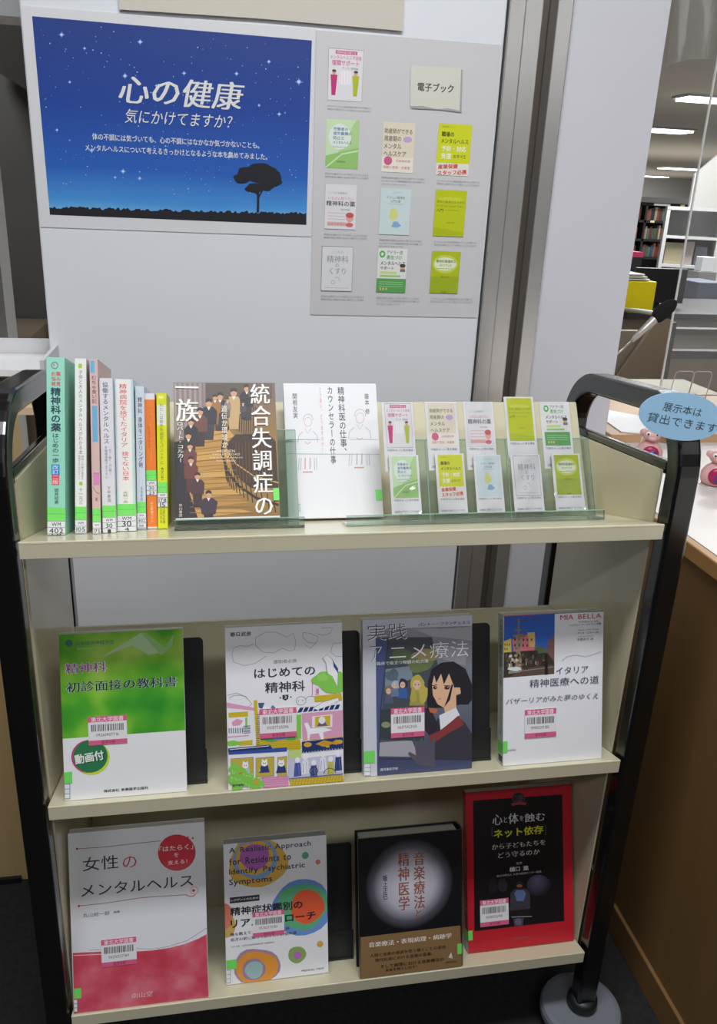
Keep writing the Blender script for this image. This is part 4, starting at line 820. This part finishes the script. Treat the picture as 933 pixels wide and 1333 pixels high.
for i, (t, x0, x1) in enumerate((('人間と音楽の根源を問う聴くことの意味', 208, 712), ('現代社会における音楽の意義、', 240, 625), ('そして病理における音楽療法の', 278, 700), ('未来を照らし出す！', 310, 520))): q.text('2A1E14', t, x0, 1018 + 40 * i, x1, 1044 + 40 * i, bold=.03, serif=True)
q.poly('D8D0C4', [(726, 1070), (745, 1030), (756, 1075)]); q.text('2A1E14', '金剛出版社', 706, 1092, 782, 1106)
q.build('paper_band', b, label='brown paper band with white and black lettering')
q2 = Print(w_, h_, Q, lift=q.l + .0003); q2.rect('77DF66', 784, 972, 815, 1040); q2.build('sticker', b, label='bright green sticker tab')

# 8 red and black cover
w_, h_ = .171, .246; Q = [(80, 150), (778, 68), (782, 1105), (100, 1192)]
b = book('red framed black book with yellow words, right end of the bottom shelf', w_, h_, .016, (.574, .028, Z3), 20, 'B81C2C', 'left', GB[3], spine_hex='A81828')
P = Print(w_, h_, Q); P.full('BE1E2E'); P.poly('141216', [(128, 200), (714, 142), (720, 978), (138, 1050)])
P.ell('4C3A48', 425, 178, 42, 44); P.ell('2C2630', 425, 178, 36, 38); P.poly('A03848', [(375, 212), (430, 198), (478, 204), (470, 222), (425, 214), (385, 230)])
for i in range(3): P.text('7A6070', '心の健康', 398, 158 + i * 15, 452, 168 + i * 15)
P.text('DCDCE0', '心', 254, 288, 318, 356, serif=True); P.text('DCDCE0', 'と', 328, 302, 350, 338, serif=True); P.text('DCDCE0', '体', 358, 276, 424, 345, bold=.01, serif=True); P.text('DCDCE0', 'を', 432, 290, 458, 325, serif=True); P.text('DCDCE0', '蝕む', 464, 262, 598, 335, bold=.01, serif=True)
P.line('8A8A90', 2, [(258, 375), (250, 376), (250, 432), (258, 432)]); P.line('8A8A90', 2, [(592, 352), (602, 351), (602, 412), (594, 413)]); P.text('DDE02A', 'ネット依存', 262, 352, 588, 442, bold=.04)
P.text('DCDCE0', 'から子どもたちを', 250, 450, 600, 516, serif=True); P.text('DCDCE0', 'どう守るのか', 290, 510, 562, 572, serif=True)
P.text('B8B8C0', '監修', 408, 596, 446, 612, bold=.02); P.text('E4E4E8', '樋口 進', 364, 622, 488, 658, bold=.05); P.text('B0B0B8', '独立行政法人 久里浜医療センター院長', 280, 655, 572, 692, bold=.02)
P.ell(ramp_mat('lamp_print', [(0, '5C5470'), (.7, '302A3A'), (1, '141216')], 'r', .028, cx=.112, cz=.102), 555, 750, 80, 72); P.ell('2E2834', 320, 750, 30, 45); P.ell('221E28', 255, 755, 30, 50)
P.poly('3E3A48', [(370, 800), (395, 775), (470, 770), (495, 795), (498, 900), (365, 915)]); P.poly('5C6E9A', [(395, 800), (410, 780), (455, 780), (470, 800), (455, 850), (410, 852)]); P.ell('2A2024', 430, 750, 26, 28); P.ell('8A5844', 428, 752, 18, 10); P.ell('4A3428', 402, 905, 14, 12); P.ell('4A3428', 452, 902, 14, 12); P.poly('1E1A20', [(365, 915), (498, 900), (505, 945), (370, 955)]); P.line('A8A4B0', 4, [(375, 956), (508, 950)]); P.poly('4C4058', [(385, 965), (455, 960), (450, 1010), (395, 1015)]); P.ell('6A5C7A', 420, 985, 22, 22)
P.text('7A6A70', '少年写真新聞社', 378, 1078, 488, 1100)
P.build('cover_print', b); barcode_label(b, P, 172, 852, 358, 1000); green_tag(b, P, 88, 1048, 126, 1106, None, Q)
q = Print(.016, h_, [(0, 0), (100, 0), (100, 1000), (0, 1000)]); q.text('E8C8CC', '心と体を蝕むネット依存', 35, 300, 70, 760, 'v'); q.rect('77DF66', 0, 868, 100, 930); q.rect('D8DCE4', 10, 935, 100, 995); so = q.build('spine_print', b); so.rotation_euler = (0, 0, math.radians(-90)); so.location = (0, .016, 0)

# ------------------------------------------------------------------ sheets on the door
# coordinates below: measured on the sheets, in picture units of the 933x1333 frame
sh = thing('poster', 'blue starry night poster with large white lettering and a lone tree', 'poster', mtx=Matrix.Translation((-.0515, .5992, 1.171)))
W_, H_ = .433, .306; Q = [(65, 22), (912, 75), (905, 683), (113, 658)]
def curled(name, parent, W_, H_, m_, amp=.003, n=14, ths=.0004, corner='r'):
    mb = MB(); vs = []; fs = []
    for j in range(n + 1):
        for i in range(n + 1):
            u, v = i / n, j / n; d = amp * (1 - v) ** 4 * (.35 + .65 * math.sin(u * math.pi * 2.2) ** 2)
            vs.append((u * W_, -.0003 - d * 0, v * H_))
    for j in range(n):
        for i in range(n): a = j * (n + 1) + i; fs.append((a, a + 1, a + n + 2, a + n + 1))
    mb.add(vs, fs, m_); return mb.build(name, parent)
MB().box(0, W_, -.0004, .0004, 0, H_, mat('poster_paper', 'DCDCE0', .4)).build('paper_sheet', sh)
P = Print(W_, H_, Q, lift=.0006)
P.poly(ramp_mat('night_sky_print', [(.06, '7CC0EE'), (.14, '4A94DA'), (.30, '2C62BC'), (.6, '22469A'), (1, '263F88')], 'z', H_, noise=.05, nscale=6), [(97, 52), (901, 108), (890, 648), (141, 622)])
grass = [(141, 622), (140, 600)]
x = 140.0
while x < 888: grass.append((x, 602 + (x - 140) * .018 + random.uniform(-6, 3))); x += 5
grass += [(889, 612), (890, 648)]; P.poly('26242C', grass)
tri = random.Random(3)
for i in range(230):
    x = tri.uniform(105, 890); y = tri.uniform(60, 560); v = 56 + (x - 97) * .07
    if y < v + 6 or x < 104 + (y - 50) * .075: continue
    r = tri.choice((1.0, 1.2, 1.5, 1.9)); P.l -= P.step; P.ell(('8FB0E8', 'B8D0F4', '7E9CDC')[i % 3], x, y, r, r, 6)
for x, y, r in ((180, 103, 5), (404, 120, 5), (245, 141, 3), (776, 171, 4), (864, 228, 6), (682, 207, 4), (360, 218, 5), (353, 494, 5), (263, 434, 5), (401, 514, 4), (807, 323, 4), (164, 376, 3), (660, 449, 4), (202, 238, 3), (450, 245, 3), (530, 208, 4), (330, 512, 3), (748, 298, 3)):
    P.ell('7FA8EC', x, y, r * 1.1, r * 1.1, 10); P.ell('EAF2FF', x, y, r * .6, r * .6, 8); P.line('A8C4F4', .9, [(x - r * 1.8, y), (x + r * 1.8, y)]); P.line('A8C4F4', .9, [(x, y - r * 1.8), (x, y + r * 1.8)])
T_ = '26262C'
P.line(T_, 7, [(746, 612), (747, 560), (744, 530)]); P.line(T_, 4, [(747, 570), (760, 545), (775, 520)]); P.line(T_, 4, [(746, 560), (730, 545), (720, 530)])
for cx, cy, rx, ry in ((740, 498, 52, 26), (700, 512, 26, 14), (790, 510, 26, 22), (755, 485, 40, 18), (735, 540, 26, 14), (770, 535, 24, 12), (712, 492, 24, 14), (800, 522, 16, 12)): P.ell(T_, cx, cy, rx, ry, 22, rough=.09)
P.text('E4E4E2', '心の健康', 338, 214, 694, 314, bold=.025, shear=.22, serif=True)
P.text('E4E4E2', '気にかけてますか？', 358, 312, 666, 368, bold=.0, shear=.22)
P.text('D8DEEC', '体の不調には気づいても、心の不調にはなかなか気づかないことも。', 268, 379, 752, 430, bold=.03)
P.text('D8DEEC', 'メンタルヘルスについて考えるきっかけとなるような本を集めてみました。', 248, 411, 776, 463, bold=.03)
P.build('poster_print', sh)

sh = thing('poster', 'pale sheet of ten small book covers, right of the blue poster', 'poster', mtx=Matrix.Translation((.3825, .5990, 1.0425)))
W_, H_ = .301, .433; Q = [(410, 41), (651, 54), (623, 413), (401, 410)]
MB().box(0, W_, -.0004, .0004, 0, H_, mat('pale_sheet', 'D0CED1', .5)).build('paper_sheet', sh)
P = Print(W_, H_, Q, lift=.0006)
POS = {1: (426, 63, 468.5, 131), 2: (422.8, 153, 463.5, 218), 3: (497, 155.5, 535.5, 222), 4: (569.8, 156.3, 609, 225), 5: (421.3, 237, 460.5, 297), 6: (494, 242, 531, 303.5), 7: (566.5, 243, 603.5, 305), 8: (416.8, 319, 455.5, 378.5), 9: (490.5, 321, 526.5, 380), 10: (562.5, 324, 596.5, 380.5)}
CAP = ['精神科領域の業務にも役立つ電子ブックを紹介', 'メンタルヘルスの基礎知識を学べる入門書です', '学内から電子ブックで読むことができます']
for k, (x0, y0, x1, y1) in POS.items():
    thumb(P, k, x0, y0, x1, y1)
    for i in range(2 + (k % 3 == 0)): P.text('9A98A0', CAP[(k + i) % 3], x0 - 2, y1 + 5.5 + i * 4, x0 + (55 if i < 2 else 30), y1 + 8.4 + i * 4)
P.poly('A8A8AA', [(534, 85), (600, 87), (599, 142), (570, 139), (533, 138)]); P.poly('DAD8CC', [(532, 82.5), (545, 83.5), (598, 84.5), (596.5, 139.5), (580, 137), (566, 138), (548, 134.5), (531.5, 135)])  # grey shape drawn behind the torn note as its shadow
P.text('45453F', '電子ブック', 541, 104, 588.5, 117.5, bold=.04)
P.build('poster_print', sh)

sh = MB().prism([(.088, 1.4815), (.30, 1.4845), (.5185, 1.4835), (.514, 1.72), (.09, 1.72)], .5945, .5975, 'y', mat('beige_board', 'CFC8BC', .6)).build('paper_sheet')
tag(sh, 'plain beige sheet above the posters, cut off by the frame', 'sheet')

# oval sign on the front of the right handle
sg = thing('sign', 'pale blue oval paper sign on the right handle of the truck', 'sign', mtx=Matrix.Translation((.737, -.012, 1.018)) @ Matrix.Rotation(math.radians(8), 4, 'Y') @ Matrix.Rotation(math.radians(-8), 4, 'Z'))
m_ = MB(); m_.prism([(.0505 * math.cos(2 * math.pi * i / 48), .0275 * math.sin(2 * math.pi * i / 48)) for i in range(48)], -.0005, .0005, 'y', mat('blue_paper', '9CC8E8', .6)); m_.build('paper_oval', sg)
P = Print(.101, .055, [(478, 445), (817, 445), (817, 662), (478, 662)], lift=.0008)
P.text('3E4650', '展示本は', 566, 500, 722, 540, bold=-.005); P.text('3E4650', '貸出できます', 518, 556, 800, 600, bold=-.005)
so = P.build('sign_print', sg); so.location = (-.0505, 0, -.0275)

# ------------------------------------------------------------------ service counter on the right
ct = thing('service_counter', 'brown service counter with pale top and wooden edge, right of the truck', 'counter', loc=(1.4, 0, 0))
m_ = MB(); m_.prism([(-.485, -1.5), (1.2, -1.5), (1.2, 1.1), (-.405, 1.1), (-.405, .592), (-.485, .592)], .757, .78, 'z', M_DESK); m_.build('counter_top', ct)
m_ = MB(); m_.box(-.500, -.485, -1.5, .592, .7545, .7795, M_EDGE); m_.build('edge_strip', ct, bev=.002)
m_ = MB(); m_.prism([(-.490, -1.48), (1.18, -1.48), (1.18, 1.08), (-.40, 1.08), (-.40, .585), (-.490, .585)], .06, .757, 'z', M_CFRONT); m_.build('front_panel', ct)
m_ = MB(); m_.box(-.496, -.480, -1.48, .585, 0, .06, M_CFRONT); m_.build('plinth', ct, bev=.002)
rs = thing('desk_riser', 'low light wood riser at the back of the counter', 'riser', loc=(1.25, .84, .78))
MB().box(-.225, .45, -.155, .20, .0, .018, mat('riser_wood', 'CBA47C', .5, noise=.1, nscale=8, stretch=(1, 8, 8))).build('riser_top', rs, bev=.001)
# papers
pp = MB(); pp.prism([(1.055, .70), (1.15, .665), (1.24, .75), (1.10, .90), (1.07, .88)], .7985, .8005, 'z', M_WHITE)
tag(pp.build('paper_sheet'), 'white printed paper lying on the wooden riser', 'paper')
# cream box with dark base behind
bx = thing('file_box', 'cream box with dark base behind the wooden riser, under the handle', 'box', loc=(1.30, 1.18, 0))
MB().box(-.15, .25, -.07, .12, .0, .69, mat('dark_base', '3A3632', .7)).build('base', bx, bev=.002)
MB().box(-.145, .25, -.072, .12, .705, .775, mat('cream_box', 'BDB79E', .5)).build('body', bx, bev=.002); MB().box(-.146, .251, -.071, .121, .775, .785, mat('cream_box_lid', 'B8B4A0', .6)).build('lid', bx); MB().box(-.14, .245, -.068, .118, .69, .705, mat('gap_shade', '1E1C1A', .8)).build('plinth', bx)  # near-black strip painted in for the shaded gap under the cream box

# pink figures
def figure(label, x, y, yaw, s=1.0):
    root = thing('figurine', label, 'figurine', 'pink figurines on the counter', mtx=Matrix.Translation((x, y, .78)) @ Matrix.Rotation(math.radians(yaw), 4, 'Z') @ Matrix.Scale(s, 4))
    pk = mat('pink_vinyl', 'E3B9B6', .35, noise=.1, nscale=60, hex2='D79C9E')
    m_ = MB(); m_.lathe([(.012, 0), (.020, .003), (.0232, .012), (.0225, .022), (.017, .031), (.010, .036), (.008, .040)], 0, 0, 0, pk); m_.build('body', root, smooth=True)
    m_ = MB(); m_.ball(0, -.0190, .0195, .0142, .0065, .0142, mat('crimson_mouth', 'A81C50', .3)); m_.build('mouth', root, smooth=True)
    m_ = MB(); m_.ball(.003, -.0236, .018, .0072, .004, .0098, mat('blue_tongue', '3A4AA0', .3)); m_.build('tongue', root, smooth=True)
    m_ = MB(); m_.ball(0, -.002, .048, .015, .013, .011, pk); m_.ball(-.014, 0, .052, .006, .005, .006, pk); m_.ball(.014, 0, .052, .006, .005, .006, pk); m_.ball(0, -.012, .0445, .007, .005, .0045, pk); m_.build('head', root, smooth=True)
    for sx in (-1, 1):
        m_ = MB(); m_.ball(sx * .007, -.0115, .0525, .0042, .0025, .0042, mat('eye_white', 'EDEAE2', .3)); m_.ball(sx * .0073, -.0138, .0523, .0018, .001, .0018, mat('pupil', '2A2422', .3)); m_.build('eye', root, smooth=True)
    m_ = MB(); m_.lathe([(.024, 0), (.0245, .0008), (.024, .0016)], 0, 0, -.0001, mat('clear_disc', 'B9B4AE', .2)); m_.build('base_disc', root)
figure('pink open mouthed figurine seen through the right handle of the truck', 1.04, .555, -22, 1.12)
figure('pink open mouthed figurine at the right edge, nearer on the counter', 1.096, .418, -25, 1.08)

# acrylic partition on the counter, wire stand, hanging vinyl
ap = thing('acrylic_partition', 'tall clear acrylic screen standing at the back of the counter', 'screen', loc=(1.245, .90, .798))
MB().box(.003, .35, .0, .004, .0, .84, M_PART).build('panel', ap); MB().box(0, .003, -.0005, .0045, 0, .84, M_PEDGE).build('edge', ap)
lf = thing('leaflet_stand', 'small clear acrylic leaflet stand by the nearer paper', 'stand', loc=(1.045, .61, .78))
MB().prism([(0, 0), (.0015, 0), (.0165, .062), (.015, .062)], -.0008, .0008, 'y', M_PEDGE).build('edge', lf); 

wr = MB(); M_WIRE = mat('white_wire', 'DCD8D0', .4)
for x0, x1, zt in ((0, .052, .068), (.050, .10, .068)):
    wr.tube([(x0 - .006, 0, 0), (x0, 0, zt - .008), (x0 + .004, 0, zt - .002), (x0 + .010, 0, zt), (x1 - .010, 0, zt), (x1 - .004, 0, zt - .002), (x1, 0, zt - .010), (x1 - .006, 0, 0)], .0011, M_WIRE, n=6)
wr.tube([(-.006, 0, .0015), (.094, 0, .0015)], .0011, M_WIRE, n=6); wr.tube([(-.006, 0, .0015), (-.006, .05, .0015)], .0011, M_WIRE, n=6); wr.tube([(.094, 0, .0015), (.094, .05, .0015)], .0011, M_WIRE, n=6)
wo = wr.build('wire_rack', smooth=True); wo.location = (1.338, 1.0, .80); tag(wo, 'white wire rack behind the acrylic screen above the oval sign', 'rack')
# riser for the rack: the riser top ends at y 1.04
# microphone
mc = thing('microphone', 'gooseneck microphone with black foam head and silver neck', 'microphone', loc=(1.0, .82, .798))
MB().lathe([(.024, 0), (.026, .004), (.024, .014), (.010, .018)], 0.01, 0, 0, M_BPLAST).build('base', mc, smooth=True)
m_ = MB(); m_.tube([(.01, 0, .016), (.015, 0, .07), (.035, -.01, .115), (.075, -.02, .150), (.100, -.02, .174)], .0028, mat('silver_neck', 'C9C5BC', .3, .6), n=10); m_.build('neck', mc, smooth=True)
m_ = MB(); m_.tube([(.100, -.02, .174), (.106, -.02, .181), (.124, -.02, .199), (.144, -.02, .220), (.150, -.02, .227)], .005, mat('silver_body', 'C4C0B8', .28, .5), n=14, radii=[.0035, .0065, .0080, .0095, .009]); m_.build('body', mc, smooth=True)
hd = [(.143, -.02, .2185), (.147, -.02, .2225), (.153, -.02, .2295), (.163, -.02, .2395), (.175, -.02, .2495), (.184, -.02, .2565), (.189, -.02, .260)]
m_ = MB(); m_.tube(hd, .01, mat('black_foam', '101012', .95, bump=.6, nscale=400), n=18, radii=[.006, .0125, .0155, .0165, .0145, .009, .002]); m_.build('foam_head', mc, smooth=True)

# ------------------------------------------------------------------ back office
def simple(name, label, cat, mb, bev=0, group=None): return tag(mb.build(name, bev=bev), label, cat, group)
ln = thing('low_partition', 'beige low partition with black post behind the counter', 'partition', loc=(1.5, 1.6, 0))
M_BEI = mat('beige_fabric', 'A99A88', .85, noise=.06, nscale=40)
MB().box(-.3, .145, 0, .03, .0, .875, M_BEI).build('panel', ln); MB().box(.175, .9, .0, .03, 0, .79, mat('beige_fabric_right', 'A89684', .85, noise=.06, nscale=40)).build('panel', ln)
MB().prism([(-.08, .62), (.146, .62), (.146, .915), (.10, .925)], -.03, -.015, 'y', mat('beige_screen', 'A4947F', .8)).build('slanted_board', ln)
MB().box(.140, .173, -.01, .04, 0, .905, mat('black_post', '16161A', .4)).build('post', ln)
MB().box(.173, .9, -.005, .035, .79, .815, mat('grey_rail', '4A4644', .5)).build('rail', ln); MB().box(.173, .9, -.005, .035, .865, .885, mat('grey_rail2', '55504D', .5)).build('rail', ln)

yb = thing('storage_box', 'bright yellow storage box with clear trays on top', 'box', loc=(1.85, 2.3, 0))
MB().box(-.20, .075, -.1, .12, .863, .975, mat('yellow_plastic', 'E2CE08', .4, noise=.05)).build('body', yb, bev=.003); 
for i in range(3): MB().box(-.2, .045 - i * .012, -.1, .1, .977 + i * .009, .984 + i * .009, mat('clear_tray', 'C2BEB2', .3)).build('tray', yb, bev=.002)
dk = thing('back_desk', 'grey back office desk below the yellow box', 'desk', loc=(2.0, 2.4, 0))
MB().box(-.5, .60, -.25, .3, .838, .862, mat('dark_desk_edge', '2C2A28', .5)).build('desk_top', dk); MB().box(-.48, .58, -.22, .28, 0, .838, mat('grey_desk_body', '8A847C', .6)).build('desk_body', dk)
mn = thing('monitor', 'black computer monitor right of the yellow box', 'monitor', loc=(2.02, 2.32, .862))
MB().box(-.125, .10, 0, .02, .02, .155, mat('monitor_black', '1C1C20', .4)).build('screen', mn, bev=.003); MB().box(-.03, .0, .005, .02, 0, .03, M_BPLAST).build('stand', mn)
cbm = MB(); cbm.tube([(1.79, 2.17, .871), (1.805, 2.10, .877), (1.83, 2.02, .879), (1.852, 2.02, .873), (1.868, 2.02, .853), (1.868, 2.02, .832), (1.866, 2.02, .8)], .0085, mat('pale_hose', 'D4D6C8', .4), n=10)
tag(cbm.build('hose', smooth=True), 'short pale curved hose in front of the yellow box', 'hose')
pb = thing('storage_bin', 'dark bin with pink lid behind the yellow box', 'bin', loc=(2.33, 3.2, 0))
MB().box(-.12, .055, 0, .2, 0, 1.005, mat('dark_bin', '2A2A2E', .5)).build('body', pb); MB().box(-.12, .056, -.002, .2, 1.005, 1.03, mat('pink_lid', 'C8486C', .5)).build('lid', pb)
tw = thing('computer_tower', 'pale computer tower with a small blue badge behind the acrylic screen', 'computer', loc=(2.32, 2.75, 0))
MB().box(-.075, .025, 0, .2, .60, .875, mat('pale_tower', 'B6B2AE', .4)).build('case', tw, bev=.003); MB().box(-.03, .0, -.003, 0, .82, .84, mat('blue_badge', '5A6AA8', .4)).build('badge', tw); MB().box(-.12, .30, -.05, .3, .0, .60, mat('tower_desk', 'A8A29A', .5)).build('desk', tw)
sb = MB().box(2.66, 2.82, 3.1, 3.35, .0, .90, mat('slate_box', '656C7C', .5)); simple('file_cabinet', 'slate grey cabinet right of the computer tower', 'cabinet', sb, .003)

cbn = thing('open_shelf_unit', 'pale grey open shelf unit with magazines behind the acrylic screen', 'shelf', mtx=Matrix.Translation((2.95, 4.0, 0)) @ Matrix.Rotation(math.radians(-27), 4, 'Z'))
M_CAB = mat('pale_grey_cabinet', 'CFCFCE', .5)
for nm, a in (('side_panel', (-.02, .0, 0, .3, 0, 1.24)), ('side_panel', (.285, .305, 0, .3, 0, 1.25)), ('back_panel', (0, .285, .28, .3, 0, 1.24)), ('top_panel', (-.02, .305, 0, .3, 1.235, 1.255)), ('shelf', (0, .285, 0, .28, 1.075, 1.09)), ('shelf', (.0, .285, 0, .28, .91, .925)), ('shelf', (.0, .285, 0, .28, .72, .735))):
    MB().box(*a, M_CAB).build(nm, cbn)
for i, (x0, x1, h, c) in enumerate(((2.955, 3.06, .125, 'A2977E'), (3.065, 3.12, .135, 'B8A8A0'), (3.13, 3.2, .11, '70747E'))):
    mg = MB().box(x0 - 2.95, x1 - 2.95, .03 + i * .02, .07 + i * .02, .9255, .925 + h, ink(c)).build('magazine', bev=.002); mg.matrix_world = cbn.matrix_world.copy()
    tag(mg, ('tan magazine at the left of the shelf unit, middle shelf', 'pinkish magazine in the middle of the shelf unit', 'grey magazine at the right of the shelf unit, middle shelf')[i], 'magazine', 'magazines in the pale shelf unit')
simple('tissue_box', 'white tissue box hung in front of the pale shelf unit', 'box', MB().box(2.98, 3.06, 3.62, 3.69, .915, .995, M_WHITE), .004).location = (0, 0, 0)
MBx = MB().box(2.96, 3.07, 3.60, 3.71, 0, .914, mat('grey_cart', '8E8D8C', .5)); simple('side_table', 'narrow grey stand carrying the white tissue box', 'stand', MBx)
o = MB().prism([(3.42, 0), (3.42, 1.46), (3.60, 1.62), (4.9, 1.70), (4.9, 0)], 4.6, 4.62, 'y', mat('bright_wall', 'D8D6D2', .7)).build('wall_office'); struct(o)
o = MB().box(2.55, 3.4, 3.4, 3.43, .0, .62, mat('office_panel', 'A9A7A4', .7)).build('trim_panel'); struct(o)

bc = thing('bookcase', 'tall black bookcase full of books at the back of the room', 'bookcase', loc=(4.25, 6.5, 0))
M_BC = mat('black_bookcase', '1E1D1F', .5)
MB().box(-.45, .40, .30, .32, 0, 1.30, M_BC).build('back_panel', bc)
for x in (-.45, -.13, .385): MB().box(x, x + .02, 0, .30, 0, 1.27, M_BC).build('side_panel', bc)
for z in (.30, .55, .80, .955, 1.115, 1.26): MB().box(-.45, .405, 0, .30, z, z + .02, M_BC).build('shelf', bc)
MB().box(-.5, .46, -.02, .32, 1.285, 1.33, mat('bookcase_cornice', '55534F', .5)).build('cornice', bc)
MB().box(-.06, .10, -.004, 0, 1.262, 1.279, M_WHITE).build('shelf_sign', bc); 
for x, z in ((.20, 1.262), (-.07, 1.117)): MB().box(x, x + .04, -.004, 0, z, z + .018, mat('yellow_note', 'D8D890', .6)).build('shelf_tag', bc)
rb = random.Random(11); cols = ['5A3A34', '7A4A3A', '8A7A62', '4A5A4A', '3A4A66', '9A8A78', '6A2E2E', 'A89C88', '54483C', '4C6A5C', '8A5A40', '2E3440']
CN = ['dark rust', 'rust brown', 'khaki', 'moss green', 'navy', 'tan', 'dark red', 'pale beige', 'dark brown', 'sea green', 'orange brown', 'blackish blue']
for z in (.82, .975, 1.135):
    for x0, x1 in ((-.425, -.14), (-.105, .16)):
        x = x0
        while x < x1 - .03:
            t = rb.uniform(.016, .03); h = rb.uniform(.085, .12); cc = rb.choice(cols)
            bo = MB().box(0, t - .002, 0, .15, 0, h, ink(cc)).build('book'); bo.location = (4.25 + x, 6.53, z + .0005)
            tag(bo, '%s book on the %s visible shelf of the far black bookcase' % (CN[cols.index(cc)], {.82: 'lowest', .975: 'middle', 1.135: 'top'}[z]), 'book', 'books in the far bookcase'); x += t
# ceiling lamps in the far room
GL = 'fluorescent ceiling lamps in the far room'
for i, (x0, x1, y, ry, lb) in enumerate(((6.08, 6.95, 9.70, .16, 'nearest bright ceiling lamp, at the right edge behind the screen'), (7.95, 8.72, 14.1, .22, 'long bright ceiling lamp next to the white column, second row'), (15.6, 17.4, 27.4, .30, 'third bright ceiling lamp, low and crossing the screen edge'), (18.6, 20.3, 35.6, .30, 'smallest farthest ceiling lamp beside the white column'))):
    t = thing('ceiling_lamp', lb, 'lamp', GL, loc=((x0 + x1) / 2, y, 2.5)); w2 = (x1 - x0) / 2
    MB().box(-w2 - .03, w2 + .03, -ry * 1.3, ry * 1.3, .03, .06, mat('lamp_housing', 'C8C8D4', .5)).build('housing', t)
    m_ = MB(); m_.box(-w2, w2, -ry, ry, 0.0, .03, glow('tube_glow', 'FBFBFF', 6.0)); m_.build('tube', t)
vy = MB(); vs = []; fs = []; rr = random.Random(5)
for j in range(9):
    for i in range(9):
        u, v = i / 8, j / 8; vs.append((1.153 + .16 * u - .003 * v, .93 + .010 * math.sin(u * 9 + v * 3) + .004 * rr.random(), 1.512 + .045 * u + .006 * math.sin(u * 7) * (1 - v) + .5 * v))
for j in range(8):
    for i in range(8): a = j * 9 + i; fs.append((a, a + 1, a + 10, a + 9))
vy.add(vs, fs, clear('hanging_vinyl', (.95, .95, .94), .25, .3, .15, (.6, .62, .6))); tag(vy.build('vinyl_sheet', smooth=True), 'wrinkled clear vinyl sheet hanging at the top right', 'sheet')

bpy.data.objects.remove(_fo)
